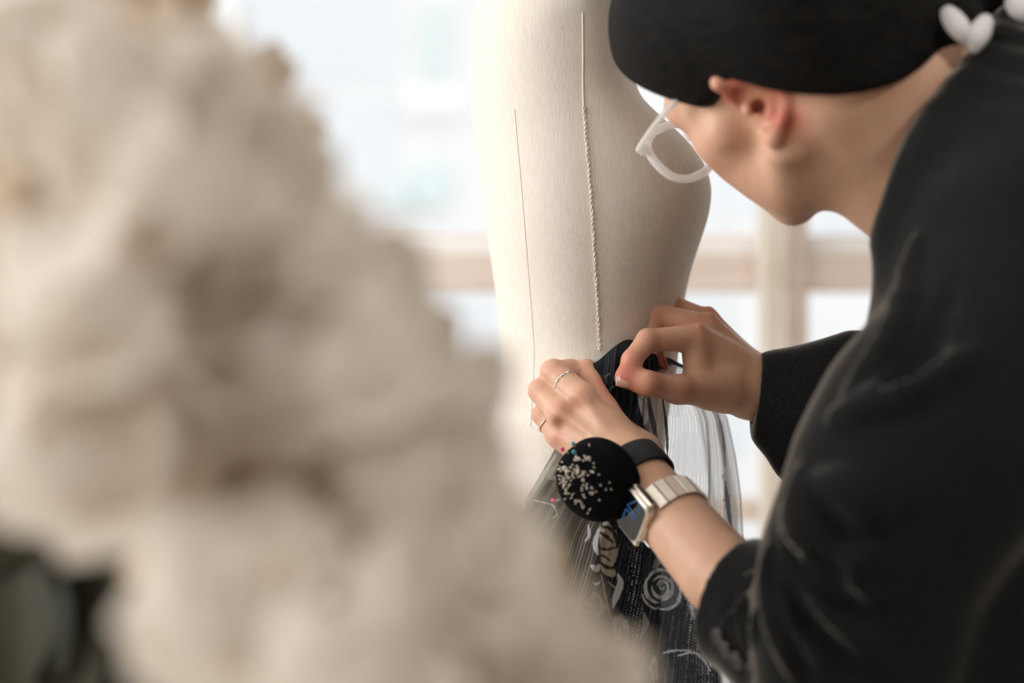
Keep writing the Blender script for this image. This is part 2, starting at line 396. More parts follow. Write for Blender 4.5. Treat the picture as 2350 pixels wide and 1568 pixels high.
# gathered cream curtain hanging beside the post
def curtain(name, px0, px1, y, ztop, zbot, amp, waves, mat, label):
    x0, x1 = W(px0, 0, y)[0], W(px1, 0, y)[0]; V = []; Fc = []; nx, nz = 60, 26
    for side in (0,):
        for j in range(nz + 1):
            for i in range(nx + 1):
                u = i / nx; v = j / nz
                V.append((x0 + u * (x1 - x0) + 0.003 * math.sin(9 * v + 5 * u), y + amp * math.sin(2 * math.pi * waves * u + 1.2 * v), ztop + v * (zbot - ztop)))
    st = (nx + 1) * (nz + 1)
    for s in (0,):
        for j in range(nz):
            for i in range(nx):
                a = s * st + j * (nx + 1) + i; q = (a, a + 1, a + nx + 2, a + nx + 1)
                Fc.append(q if s == 0 else q[::-1])
    o = link(name, mesh_np(name, V, Fc), mat); tag(o, label, 'curtain')
    return o
curtain('curtain', 1742, 1801, YW - 0.035, 2.5, 0.36, 0.008, 4, M['curtain'], 'narrow gathered cream curtain hanging against the oak window post')
bm = bmesh.new(); add_tube(bm, [(XL, YW - 0.03, 2.51), (XR, YW - 0.03, 2.51)], 0.011, 12); cr = link('curtain_rail', from_bm('curtain_rail', bm), M['oak']); cr['kind'] = 'structure'

# outside: paving and a pale building across the street
slab('pavement', (-30, YW + 0.25, -0.6), (30, 40, -0.5), M['paving'])
YF = 11.0
bld = empty('building', (0, YF, -0.5)); tag(bld, 'pale washed-out building across the street seen through the window', 'building')
slab('facade', (-16, YF, -0.5), (16, YF + 4, 4.3), M['facade'], bld, kind=None)
slab('roof_slab', (-16.3, YF - 0.3, 4.3), (16.3, YF + 4, 4.5), M['facade_white'], bld, kind=None)
def panel(name, x0, y0, x1, y1, mat, dep=0.12):
    a = W(x0, y1, YF); b = W(x1, y0, YF)
    return slab(name, (a[0], YF - dep, a[2]), (b[0], YF + 0.02, b[2]), mat, bld, 0, None)
panel('teal_awning', 985, 15, 1012, 190, M['facade_teal']); panel('teal_awning', 955, 385, 1022, 470, M['facade_teal'])
panel('teal_awning', 870, 440, 940, 475, M['facade_teal'], 0.2)
panel('glass_front', 560, -250, 905, 190, M['facade_blue'], 0.02); panel('glass_front', 640, 230, 900, 420, M['facade_blue'], 0.02)
panel('white_pier', 930, 200, 1065, 262, M['facade_white']); panel('white_pier', 500, -300, 555, 700, M['facade_white'])
panel('shop_window', 800, 680, 1128, 905, M['facade_blue'], 0.02); panel('shop_window', 1560, 672, 1660, 800, M['facade_blue'], 0.02)
panel('shop_window', 1660, 385, 1742, 500, M['facade_blue'], 0.02); panel('shop_window', 1870, 430, 2060, 540, M['facade_blue'], 0.02); panel('shop_window', 1640, 950, 1735, 1040, M['facade_blue'], 0.02)

# ------------------------------------------------------------------ dress form
CX, CY = W(1350, 0, 1.42)[0], 1.42
PROF = np.array([  # picture row, back edge, front edge, half width across the view (m), roundness exponent
 (-240, 1285, 1392, 0.050, 2.0), (-150, 1272, 1400, 0.054, 2.0), (-118, 1250, 1405, 0.075, 2.0), (-92, 1200, 1415, 0.115, 2.1), (-55, 1135, 1430, 0.155, 2.2), (0, 1095, 1438, 0.168, 2.3), (80, 1082, 1440, 0.168, 2.4),
 (150, 1078, 1442, 0.164, 2.4), (250, 1082, 1462, 0.157, 2.3), (310, 1089, 1535, 0.154, 2.3), (345, 1094, 1578, 0.153, 2.3), (390, 1101, 1612, 0.152, 2.35), (440, 1108, 1627, 0.150, 2.4), (500, 1114, 1621, 0.147, 2.35), (560, 1121, 1601, 0.141, 2.3),
 (620, 1130, 1582, 0.133, 2.2), (690, 1140, 1567, 0.123, 2.1), (780, 1148, 1557, 0.114, 2.05), (850, 1146, 1551, 0.115, 2.05), (950, 1127, 1530, 0.131, 2.1), (1080, 1096, 1515, 0.150, 2.15),
 (1250, 1070, 1512, 0.163, 2.2), (1400, 1066, 1510, 0.163, 2.2), (1560, 1085, 1515, 0.155, 2.2), (1640, 1100, 1500, 0.148, 2.2)])
def prof(py):
    return [np.interp(py, PROF[:, 0], PROF[:, i]) for i in range(1, 5)]
# smooth the table
rows = np.linspace(-240, 1640, 190)
tab = np.stack([np.interp(rows, PROF[:, 0], PROF[:, i]) for i in range(1, 5)], 1)
kern = np.exp(-0.5 * (np.arange(-6, 7) / 2.0) ** 2); kern /= kern.sum()
tabs = np.stack([np.convolve(np.pad(tab[:, i], 6, mode='edge'), kern, 'valid') for i in range(4)], 1)
NT = 160; V = []
for r, (bk, fr, hw, ex) in zip(rows, tabs):
    xb, xf = W(bk, 0, CY)[0], W(fr, 0, CY)[0]; z = W(0, r, CY)[2]
    xm = CX + (0.5 * (xb + xf) - CX) * 0.6
    for k in range(NT):
        a = 2 * math.pi * k / NT; c, s = math.cos(a), math.sin(a)
        ax = (xf - xm) if c > 0 else (xm - xb)
        V.append((xm + ax * math.copysign(abs(c) ** (2 / ex), c), CY + hw * math.copysign(abs(s) ** (2 / ex), s), z))
Q = []
for j in range(len(rows) - 1):
    for k in range(NT):
        a = j * NT + k; b = j * NT + (k + 1) % NT; Q.append((a, a + NT, b + NT, b))
form = empty('dress_form', (CX, CY, 0)); tag(form, 'cream linen dress form seen from its side, standing in front of the window', 'dress form')
bm = bmesh.new()
vv = [bm.verts.new(v) for v in V]
for q in Q: bm.faces.new([vv[i] for i in q])
bm.faces.new([vv[k] for k in range(NT)]); bm.faces.new([vv[(len(rows) - 1) * NT + k] for k in range(NT)][::-1])
torso = link('torso', from_bm('torso', bm), M['linen'], form)
fb = BVHTree.FromPolygons([Vector(v) for v in V], Q)
def on_form(px, py, lift=0.0):
    o = Vector((0, 0, H)); d = (Vector(W(px, py, 1.0)) - o).normalized(); h = fb.ray_cast(o, d)
    if h[0] is None: return None
    n = h[1] if h[1].dot(d) < 0 else -h[1]
    return np.array(h[0] + n * lift), np.array(n)
# braided side seam cord (two twisted strands), plain seam above it, princess seam thread
seam = [(1337, 30), (1338, 120), (1338, 200), (1341, 262), (1346, 330), (1353, 410), (1359, 490), (1363, 570), (1368, 650), (1372, 720), (1375, 805)]
path = catmull([(*p, 0) for p in seam], 40)
def seam_pts(y0, y1, lift): return [on_form(p[0], p[1], lift) for p in path if y0 <= p[1] <= y1]
pts = seam_pts(24, 262, 0.0003); bm = bmesh.new(); add_tube(bm, [p[0] for p in pts], 0.0008, 6); link('plain_seam', from_bm('plain_seam', bm), M['cord'], form)
pts = seam_pts(243, 812, 0.0010)
bm = bmesh.new(); L = 0
P0 = [p[0] for p in pts]; cum = np.concatenate([[0], np.cumsum([np.linalg.norm(P0[i + 1] - P0[i]) for i in range(len(P0) - 1)])])
tt = np.arange(0, cum[-1], 0.0006)
C3 = np.stack([np.interp(tt, cum, [p[i] for p in P0]) for i in range(3)], 1); N3 = np.stack([np.interp(tt, cum, [p[1][i] for p in pts]) for i in range(3)], 1)
for ph in (0, math.pi):
    c = []
    for i, t in enumerate(tt):
        nn = N3[i]; side = np.cross(nn, (0, 0, 1)); side /= np.linalg.norm(side); a = 2 * math.pi * t / 0.0095 + ph
        c.append(C3[i] + side * (0.00085 + .00025 * math.sin(t * 900)) * math.sin(a + .8 * math.sin(t * 310)) + nn * 0.0005 * (1 + math.cos(a)))
    add_tube(bm, c, [0.00058 + 0.00018 * math.sin(2 * math.pi * t / 0.0047) for t in tt], 6)
link('braided_seam', from_bm('braided_seam', bm), M['cord'], form)
pr = catmull([(1181, 250, 0), (1188, 330, 0), (1197, 430, 0), (1206, 540, 0), (1215, 650, 0), (1222, 740, 0), (1226, 830, 0), (1218, 980, 0)], 12)
bm = bmesh.new(); add_tube(bm, [on_form(p[0], p[1], 0.0001)[0] for p in pr], 0.00035, 5); link('princess_seam', from_bm('princess_seam', bm), M['thread'], form)
# stand
zb = W(0, 1640, CY)[2]
bm = bmesh.new(); add_tube(bm, [(CX, CY, zb + 0.02), (CX, CY, 0.10)], 0.018, 16); link('pole', from_bm('pole', bm), M['steel'], form)
bm = bmesh.new()
for a in range(4):
    t = math.pi / 4 + a * math.pi / 2; add_tube(bm, [(CX, CY, 0.13), (CX + .12 * math.cos(t), CY + .12 * math.sin(t), 0.09), (CX + .27 * math.cos(t), CY + .27 * math.sin(t), 0.02)], [0.022, 0.02, 0.02], 10)
link('foot_base', from_bm('foot_base', bm), M['wood'], form)
bm = bmesh.new(); ztp = W(0, -240, CY)[2]; xt = 0.5 * (W(1285, 0, CY)[0] + W(1392, 0, CY)[0])
add_ball(bm, (xt, CY, ztp), 0.05, 24, 8, (1, 1, 0.22)); add_ball(bm, (xt, CY, ztp + 0.025), 0.02, 16, 10); link('neck_cap', from_bm('neck_cap', bm), M['wood'], form)

# ------------------------------------------------------------------ sheer floral skirt pinned round the form
def vnoise(x, y, seed=0):
    xi, yi = np.floor(x).astype(int), np.floor(y).astype(int); fx, fy = x - xi, y - yi
    fx = fx * fx * (3 - 2 * fx); fy = fy * fy * (3 - 2 * fy)
    def hsh(a, b):
        n = (a * 374761393 + b * 668265263 + seed * 69069) & 0x7fffffff
        n = ((n ^ (n >> 13)) * 1274126177) & 0x7fffffff
        return ((n ^ (n >> 16)) & 0xffff) / 65535.0
    return (hsh(xi, yi) * (1 - fx) + hsh(xi + 1, yi) * fx) * (1 - fy) + (hsh(xi, yi + 1) * (1 - fx) + hsh(xi + 1, yi + 1) * fx) * fy
def sstep(a, b, x): t = np.clip((x - a) / (b - a), 0, 1); return t * t * (3 - 2 * t)
NS, NR = 1150, 420
s = np.linspace(0, 1, NS)[None, :]; t = np.linspace(0, 1, NR)[:, None]
PYB = 1700
pyr = 842 + (PYB - 842) * t                                    # picture row at the form's axis depth
thL = np.radians(np.interp(pyr, [842, 900, 1020, 1180, 1400, PYB], [-94, -97, -106, -120, -131, -142])); thR = math.radians(32)
th = thL + (thR - thL) * s
frx = np.interp(pyr, [760, 830, 900, 955, 1040, 1130, 1300, 1568, PYB], [.088, .090, .113, .128, .135, .1395, .1425, .148, .152])
bkx = np.interp(pyr, [760, 842, 950, 1100, 1300, PYB], [.094, .095, .110, .135, .165, .20])
byy = np.interp(pyr, [760, 842, 950, 1100, 1250, 1568, PYB], [.117, .1185, .138, .158, .172, .180, .185])
ca, sa = np.cos(th), np.sin(th)
axx = np.where(ca > 0, frx, bkx)
rho = 1 / np.sqrt((ca / axx) ** 2 + (sa / byy) ** 2)
fall = sstep(0.0, 0.5, t)
fold = (0.0030 + 0.0065 * fall) * (0.6 * np.sin(s * 31 + 1.5 * np.sin(3 * t)) + 0.5 * np.sin(s * 57 + 2.1) + 0.35 * np.sin(s * 13 + .5)) + 0.0012 * np.sin(s * 260)
rho = rho + fold * sstep(0, 0.12, s) * sstep(0, .1, t + .03) + 0.004
px_s = 1350 + rho * ca * F / (CY + rho * sa)
# the pinch draws the cloth outwards
bump_ = np.exp(-((px_s - 1425) / 52) ** 2 - ((pyr - 862) / 40) ** 2)
cr1 = np.sin((px_s - 1425) / 7.0 + 0.045 * (pyr - 860)) * np.exp(-((px_s - 1420) / 90) ** 2 - ((pyr - 880) / 90) ** 2)
cr2 = np.sin((px_s - 1425) / 15.0 - 0.06 * (pyr - 860) + 1.0) * np.exp(-((px_s - 1425) / 80) ** 2 - ((pyr - 850) / 60) ** 2)
rho = rho + 0.003 * bump_ + (0.0013 * cr1 + 0.0022 * cr2) * (1 - 0.6 * sstep(1395, 1440, px_s))
X = CX + rho * ca; Y = CY + rho * sa
top_lift = 62 * np.exp(-((px_s[0:1] - 1425) / 62) ** 2) * (1 - sstep(0, 0.14, t)) + 18 * np.exp(-((px_s[0:1] - 1520) / 40) ** 2) * (1 - sstep(0, .1, t))
Z = H - (pyr - top_lift - 784) / F * CY + 0 * X
V = np.stack([X, Y + 0 * Z, Z], -1).reshape(-1, 3)
i = np.arange(NR - 1)[:, None] * NS + np.arange(NS - 1)[None, :]
Qs = np.stack([i, i + NS, i + NS + 1, i + 1], -1).reshape(-1, 4)
skirt_me = mesh_np('skirt', V, Qs)
# the woven print and the backlit tone, painted per point of the cloth: picture place of each point
qx = (1175 + V[:, 0] / V[:, 1] * F); qy = (784 - (V[:, 2] - H) / V[:, 1] * F)
near = np.broadcast_to(sa < 0.35, X.shape).reshape(-1)
sf = np.broadcast_to(s, X.shape).reshape(-1)
# lines of the fine stripes run along the cloth (constant s)
n1 = vnoise(sf * 240, qy / 26, 3); n2 = vnoise(qx / 7, qy / 7, 5); n3 = vnoise(qx / 40, qy / 55, 9); n4 = vnoise(qx / 3.2, qy / 3.2, 13)
stripe = 0.5 + 0.5 * np.sin(sf * 980 + 1.2 * n3)
# sheerness zones: dark centre runs from the pinch down to the right; olive left; backlight on the right put into its pale colour
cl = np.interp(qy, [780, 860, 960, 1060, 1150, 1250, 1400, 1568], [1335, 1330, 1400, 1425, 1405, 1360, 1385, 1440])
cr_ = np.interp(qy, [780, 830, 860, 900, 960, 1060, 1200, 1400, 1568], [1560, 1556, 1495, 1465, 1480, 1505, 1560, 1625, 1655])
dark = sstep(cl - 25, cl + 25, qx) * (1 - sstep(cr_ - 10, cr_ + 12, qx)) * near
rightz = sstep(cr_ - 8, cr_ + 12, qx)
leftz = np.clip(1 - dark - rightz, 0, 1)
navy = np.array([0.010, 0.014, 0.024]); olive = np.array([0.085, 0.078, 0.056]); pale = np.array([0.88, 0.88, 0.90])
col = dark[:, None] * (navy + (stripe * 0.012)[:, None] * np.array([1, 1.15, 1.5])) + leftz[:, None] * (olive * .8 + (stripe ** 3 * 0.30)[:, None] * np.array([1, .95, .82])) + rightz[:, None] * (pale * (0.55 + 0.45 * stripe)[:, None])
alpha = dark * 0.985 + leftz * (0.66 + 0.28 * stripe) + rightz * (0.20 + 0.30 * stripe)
# bright dotted metallic threads in the dark part
colz = np.maximum(np.exp(-((qx - np.interp(qy, [1230, 1380, 1480, 1600], [1456, 1456, 1470, 1500])) / 17) ** 2), np.exp(-((qx - np.interp(qy, [1330, 1450, 1568], [1582, 1592, 1622])) / 16) ** 2)) + .25 * (vnoise(qx / 30, qy / 200, 21) > .5)
dots = ((np.sin(sf * 900) > 0.15) & (np.sin(qy * 0.95 + 60 * np.floor(sf * 900 / 6.2832)) > 0.0) & (n4 > 0.62 - .35 * colz))
dk = np.clip(dark, 0, 1) * dots * np.clip(colz, 0, 1) * sstep(1190, 1240, qy) * 0.8
col = col * (1 - dk[:, None]) + dk[:, None] * np.array([.55, .57, .60])
lines = (np.sin(sf * 620 + 2) > 0.93) * dark * (n1 > .35) * .5
col = col * (1 - lines[:, None]) + lines[:, None] * np.array([.22, .24, .28])
def put(mask, c, a=0.96):
    global col, alpha
    mask = np.clip(mask, 0, 1) * near
    col = col * (1 - mask[:, None]) + mask[:, None] * np.array(c); alpha = alpha * (1 - mask) + mask * a
def rose(cx, cy, rx, ry, rot, cfg, cdk, turns=2.3, a=0.95, amt=1.0, seed=0, gap=0.0):
    """A drawn rose: spiral of light petals with torn edges on a darker heart."""
    x, y = qx - cx, qy - cy; c, sn = math.cos(rot), math.sin(rot)
    u, v = (x * c + y * sn) / rx, (-x * sn + y * c) / ry
    wob = 0.22 * (vnoise(qx / 14, qy / 14, 31 + seed) - .5) + 0.10 * (vnoise(qx / 4, qy / 4, 37 + seed) - .5)
    r = np.sqrt(u * u + v * v) + wob; ph = np.arctan2(v, u)
    sp_ = np.sin(turns * 2 * math.pi * np.clip(r, 0, 2) ** 0.8 - ph + 1.1 * np.sin(3 * ph + 4 * r + seed))
    inside = 1 - sstep(0.92, 1.04, r)
    put(inside * amt * (1 - gap), cdk, a)
    put(inside * (sp_ > 0.05 + 0.5 * (n2 - .5)) * amt, cfg, a)
    put((r < 0.16) * amt, cdk, a)
def stroke(pts, w0, w1, c, a=0.95, amt=1.0):
    P = np.array(catmull([(*p, 0) for p in pts], 10))[:, :2]; best = np.full(len(qx), 1e9); wb = np.zeros(len(qx))
    sel = (qx > P[:, 0].min() - 60) & (qx < P[:, 0].max() + 60) & (qy > P[:, 1].min() - 60) & (qy < P[:, 1].max() + 60)
    id_ = np.nonzero(sel)[0]; b = np.full(len(id_), 1e9); wv = np.zeros(len(id_))
    for k in range(len(P) - 1):
        A, B = P[k], P[k + 1]; ab = B - A; tt_ = np.clip(((qx[id_] - A[0]) * ab[0] + (qy[id_] - A[1]) * ab[1]) / (ab @ ab + 1e-9), 0, 1)
        d = np.hypot(qx[id_] - A[0] - tt_ * ab[0], qy[id_] - A[1] - tt_ * ab[1]); f = (k + tt_) / (len(P) - 1); w = w0 + (w1 - w0) * np.sin(np.pi * f)
        m = d - w < b; wv = np.where(m, w, wv); b = np.where(m, d - w, b)
    mk = np.zeros(len(qx)); mk[id_] = (1 - sstep(-0.8, 0.8, b + 1.5 * (n2[id_] - .5))) * amt
    put(mk, c, a)
WHT, CRM, GRN, SOFT = (.70, .72, .75), (.50, .44, .34), (.030, .045, .05), (.80, .80, .83)
def C(*pts): return [(1150 + x / 3.612, 1067 + y / 3.612) for x, y in pts]
TEAL = (.012, .024, .030); LGT = (.58, .60, .63)
def blob(pts, w, c, a=.95, amt=1.0): stroke(C(*pts), w * .55, w, c, a, amt)
def arc(cx, cy, r, a0, a1, w, c, sq=1.12, a=.95, amt=1.0, dr=0.0):
    """One petal edge: an arc of radius r (px) about (cx, cy), from a0 to a1 degrees, drifting outwards by dr."""
    n_ = 7; stroke([(cx + (r + dr * q / n_) * math.cos(math.radians(a0 + (a1 - a0) * q / n_)), cy + sq * (r + dr * q / n_) * math.sin(math.radians(a0 + (a1 - a0) * q / n_))) for q in range(n_ + 1)], w * .35, w, c, a, amt)
RX, RY = 1517, 1347
stroke([(RX - 24, RY - 22), (RX + 4, RY + 2), (RX + 24, RY + 26)], 24, 30, TEAL); stroke([(RX + 18, RY - 26), (RX - 14, RY + 26)], 18, 26, TEAL)
arc(RX + 3, RY, 3, 0, 300, 2.0, LGT, dr=6); arc(RX + 2, RY + 1, 12, 200, 430, 2.6, LGT, dr=3); arc(RX + 1, RY + 2, 19, 20, 190, 4.6, LGT, dr=3); arc(RX, RY, 21, 210, 330, 3.0, LGT)
arc(RX - 2, RY + 3, 29, -40, 80, 4.4, LGT, dr=-3); arc(RX - 3, RY + 2, 31, 95, 215, 5.0, LGT, dr=3); arc(RX, RY - 2, 33, 205, 300, 3.8, LGT); arc(RX + 4, RY + 4, 41, 300, 395, 3.4, LGT); arc(RX + 5, RY + 5, 44, 20, 110, 3.8, LGT, dr=-3)
arc(RX - 2, RY + 4, 43, 100, 165, 2.6, LGT); arc(RX - 1, RY + 1, 25, 150, 260, 1.6, TEAL); arc(RX + 1, RY + 4, 36, 20, 130, 1.8, TEAL)
stroke([(RX - 14, RY - 46), (RX - 2, RY - 64), (RX + 10, RY - 50)], 5, 9, (.40, .42, .45)); stroke([(RX + 10, RY - 48), (RX + 26, RY - 42), (RX + 38, RY - 26)], 3, 6, (.40, .42, .45)); stroke([(RX - 4, RY - 50), (RX + 8, RY - 44)], 1, 2.2, TEAL)
blob([(870, 500), (900, 600), (890, 720), (880, 850), (920, 900)], 17, CRM); blob([(830, 520), (850, 640), (850, 800)], 9, CRM); blob([(940, 560), (940, 700), (930, 800)], 9, CRM)
DK = (.040, .038, .024)
blob([(835, 512), (905, 530), (950, 600), (962, 685)], 4.6, DK); blob([(818, 560), (880, 600), (925, 645)], 4.6, DK); blob([(815, 690), (880, 702), (962, 680)], 3.2, DK); blob([(815, 745), (868, 768), (905, 800)], 2.6, DK); blob([(818, 808), (880, 850), (965, 852)], 4.2, DK); blob([(860, 545), (900, 580), (905, 610)], 2, CRM)
stroke([(1350, 1205), (1352, 1230), (1343, 1242)], 2, 4, WHT); stroke([(1374, 1215), (1366, 1250), (1372, 1272)], 3, 6, WHT); stroke([(1357, 1297), (1368, 1306), (1376, 1297)], 2, 7, SOFT)
stroke([(1360, 1337), (1370, 1341), (1378, 1334)], 1, 3, SOFT); stroke([(1418, 1318), (1424, 1340), (1413, 1372), (1407, 1395)], 2, 8, SOFT)
stroke([(1380, 1318), (1390, 1370), (1402, 1420)], 1, 2, CRM); stroke([(1395, 1335), (1412, 1350)], 1, 2, CRM)
rose(1362, 1385, 34, 30, 0.5, (.55, .52, .46), (.2, .19, .15), 1.6, amt=.55, a=.85, seed=7)
rose(1420, 1452, 24, 44, 0.1, (.62, .60, .57), (.30, .29, .26), 1.4, amt=.7, a=.9, seed=8)
stroke([(1478, 1408), (1482, 1432), (1472, 1462)], 2, 7, (.45, .46, .47), amt=.8)
rose(1597, 1400, 16, 28, 0.0, WHT, (.25, .27, .29), 1.2, amt=.8, seed=9)
stroke([(1518, 1500), (1545, 1494), (1585, 1493)], 1, 2.2, WHT); stroke([(1556, 1505), (1590, 1498), (1612, 1512), (1630, 1540)], 1, 3, WHT); stroke([(1634, 1515), (1630, 1530)], 1, 3, WHT)
rose(1500, 1540, 10, 34, 0.0, (.55, .55, .54), (.2, .2, .2), 1.2, amt=.8, seed=10)
rose(1588, 1040, 46, 52, 0.2, (.95, .95, .96), (.86, .86, .90), 2.0, amt=.8, a=.42, seed=12); rose(1545, 935, 26, 22, .2, (.95, .95, .96), (.84, .84, .88), 1.5, amt=.8, a=.42, seed=14)
stroke([(1466, 912), (1474, 935), (1482, 960), (1478, 975)], 2, 7, (.55, .58, .63)); stroke([(1470, 905), (1487, 925)], 1, 4, SOFT); stroke([(1492, 1005), (1515, 975), (1530, 940)], 0.8, 1.4, SOFT)
stroke([(1660, 1150), (1675, 1140)], 2, 3.2, SOFT); stroke([(1658, 1100), (1664, 1086)], 1.5, 2.6, SOFT)
stroke([(1350, 838), (1362, 848), (1380, 866), (1400, 858)], 1, 3.5, (.25, .25, .27)); stroke([(1356, 880), (1375, 868), (1395, 880)], 2, 9, (.07, .07, .065)); stroke([(1377, 812), (1386, 800), (1390, 795)], 1, 4, (.62, .58, .6)); stroke([(1398, 895), (1412, 885)], .6, 1.2, (.4, .4, .42))
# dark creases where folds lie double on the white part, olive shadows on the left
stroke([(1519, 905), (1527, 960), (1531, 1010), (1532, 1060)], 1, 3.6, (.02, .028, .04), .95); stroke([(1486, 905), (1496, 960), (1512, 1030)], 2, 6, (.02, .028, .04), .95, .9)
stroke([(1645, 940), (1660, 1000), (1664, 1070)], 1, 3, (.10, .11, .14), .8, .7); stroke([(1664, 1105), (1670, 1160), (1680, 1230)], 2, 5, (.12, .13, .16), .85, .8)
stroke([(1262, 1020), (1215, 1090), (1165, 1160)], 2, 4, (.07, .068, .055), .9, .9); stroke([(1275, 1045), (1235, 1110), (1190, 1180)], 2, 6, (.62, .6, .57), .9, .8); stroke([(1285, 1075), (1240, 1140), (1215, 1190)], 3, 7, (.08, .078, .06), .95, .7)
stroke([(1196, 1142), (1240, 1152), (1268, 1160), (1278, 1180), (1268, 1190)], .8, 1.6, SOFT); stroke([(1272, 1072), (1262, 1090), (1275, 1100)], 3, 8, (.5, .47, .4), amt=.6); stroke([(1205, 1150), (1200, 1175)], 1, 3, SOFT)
# dark narrow hem along the top edge
hem = (np.broadcast_to(t, X.shape).reshape(-1) < 0.012)
col[hem] = (.02, .03, .035); alpha[hem] = .98
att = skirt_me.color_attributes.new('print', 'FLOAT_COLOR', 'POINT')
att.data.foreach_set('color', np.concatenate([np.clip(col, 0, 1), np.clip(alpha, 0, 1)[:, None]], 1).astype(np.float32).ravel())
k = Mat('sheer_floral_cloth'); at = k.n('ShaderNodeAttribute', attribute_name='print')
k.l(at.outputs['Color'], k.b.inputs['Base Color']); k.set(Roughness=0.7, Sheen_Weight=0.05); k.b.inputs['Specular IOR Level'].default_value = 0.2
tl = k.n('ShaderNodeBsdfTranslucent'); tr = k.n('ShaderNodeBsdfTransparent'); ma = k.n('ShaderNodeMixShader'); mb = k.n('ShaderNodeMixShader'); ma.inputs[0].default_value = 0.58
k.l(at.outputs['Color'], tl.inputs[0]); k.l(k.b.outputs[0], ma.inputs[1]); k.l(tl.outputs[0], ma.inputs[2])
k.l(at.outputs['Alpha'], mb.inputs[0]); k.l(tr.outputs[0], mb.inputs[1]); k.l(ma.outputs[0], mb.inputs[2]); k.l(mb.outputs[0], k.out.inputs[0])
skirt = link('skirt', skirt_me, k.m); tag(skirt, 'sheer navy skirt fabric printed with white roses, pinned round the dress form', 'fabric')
# ------------------------------------------------------------------ the person: one continuous body, then clothes and hair
person = empty('person', (0.62, 1.2, 0)); tag(person, 'person in a charcoal wool jacket bending over to pin fabric', 'person')
# head frame: f forward, u up, r to her right
fv = np.array([-0.334, 0.851, -0.406]); fv /= np.linalg.norm(fv)
uv = np.array([-0.603, 0.139, 0.786]); uv -= fv * (uv @ fv); uv /= np.linalg.norm(uv); rv = np.cross(fv, uv)
HS = 1.08                                              # head size
HC = W(1665, 232, 1.105) + rv * 0.071                  # midpoint between the ear canals
def hd(f, u, r): return HC + (fv * f + uv * u + rv * r) * HS
HR = np.stack([fv, uv, rv], 1)
def hell(f, u, r, a, b, c): return Ell(hd(f, u, r), HR, (a * HS, b * HS, c * HS))
NB = np.array([0.385, 1.17, H + 0.125])                 # base of the neck
SL, SR = np.array([0.355, 1.05, H + 0.045]), np.array([0.435, 1.35, H + 0.08])
head = [hell(-.012, .040, 0, .094, .086, .074), hell(.045, -.012, 0, .056, .080, .059), hell(.040, -.058, 0, .048, .036, .047)]
for sg in (-1, 1):
    head += [Cone(hd(.050, -.010, .046 * sg), hd(.030, -.012, .056 * sg), .020, .015), Cone(hd(.002, -.052, .050 * sg), hd(.070, -.082, .014 * sg), .015, .016), Cone(hd(.090, .027, .012 * sg), hd(.070, .030, .042 * sg), .011, .012)]
nose = [Cone(hd(.092, .016, 0), hd(.113, -.024, 0), .007, .010), Cone(hd(.104, -.028, .009), hd(.104, -.028, -.009), .007, .007)]
lips = [Cone(hd(.094, -.050, -.018), hd(.100, -.048, 0), .004, .006), Cone(hd(.100, -.048, 0), hd(.094, -.050, .018), .006, .004), Cone(hd(.092, -.060, -.014), hd(.092, -.060, .014), .006, .006)]
ears = []
ER_ = dict(root=(1692, 238, 1.098), hx0=(1672, 212, 1.090), hx1=(1650, 190, 1.083), hx2=(1690, 182, 1.080), hx3=(1745, 184, 1.076), hx4=(1792, 196, 1.074), hx5=(1808, 226, 1.077), hx6=(1800, 268, 1.083), hx7=(1786, 300, 1.088), lb=(1776, 318, 1.090), lb2=(1752, 306, 1.098),
           an0=(1722, 200, 1.086), an1=(1778, 218, 1.084), an2=(1774, 262, 1.090), tr=(1718, 252, 1.094), c0=(1742, 244, 1.08), c1=(1738, 246, 1.104), f0=(1700, 205, 1.094), f1=(1770, 235, 1.094), f2=(1770, 285, 1.097), f3=(1720, 225, 1.100))
def e_loc(k): q = W(*ER_[k]) - HC; return (q @ fv / HS, q @ uv / HS, q @ rv / HS)
for sg in (-1, 1):
    def e(k): a_, b_, c_ = e_loc(k); return hd(a_, b_, -sg * c_) if sg > 0 else hd(a_, b_, c_)
    ears.append(('+', [Cone(e('f0'), e('f1'), .0050, .0065), Cone(e('f1'), e('f2'), .0065, .0055), Cone(e('f3'), e('f1'), .006, .006)], .006, .006))
    ears.append(('+', chain([e('root'), e('hx0'), e('hx1'), e('hx2'), e('hx3'), e('hx4'), e('hx5'), e('hx6'), e('hx7')], [.0036, .0048, .0062, .0060, .0056, .0054, .0050, .0048, .0050]), .003, .004))
    ears.append(('+', [Cone(e('hx7'), e('lb'), .0058, .0066), Cone(e('lb'), e('lb2'), .0066, .0042)], .004, .005))
    ears.append(('+', [Cone(e('an0'), e('an1'), .0042, .0046), Cone(e('an1'), e('an2'), .0046, .0042)], .004, .003))
    ears.append(('+', [Cone(e('tr'), e('tr') + rv * .004 * -sg, .0052, .0052)], .002, .004))
    ears.append(('-', [Cone(e('c0'), e('c1'), .0062, .0045)], .001, .003))
eye_cut = [('-', [Cone(hd(.098, .013, .031 * sg), hd(.104, .013, .031 * sg), .013, .013)], 0, .006) for sg in (-1, 1)]
neck = [Cone(hd(-.022, -.035, 0), NB + (hd(-.022, -.035, 0) - NB) * .35, .057, .058), Cone(NB + (hd(-.022, -.035, 0) - NB) * .35, NB + np.array([.06, 0, -.04]), .058, .075), Cone(hd(-.05, -.035, 0), W(2290, 240, 1.17), .045, .050), Cone(hd(.02, -.075, 0), NB + np.array([-.02, 0, -.045]), .030, .040)]
HIP = np.array([0.86, 1.21, 0.93])
trunk = [Cone(NB + [.04, -.06, -.05], NB + [.04, .06, -.05], .05, .05), Cone(NB + [.07, 0, -.06], [.66, 1.19, 1.06], .10, .10), Cone([.66, 1.19, 1.06], HIP, .10, .12)]

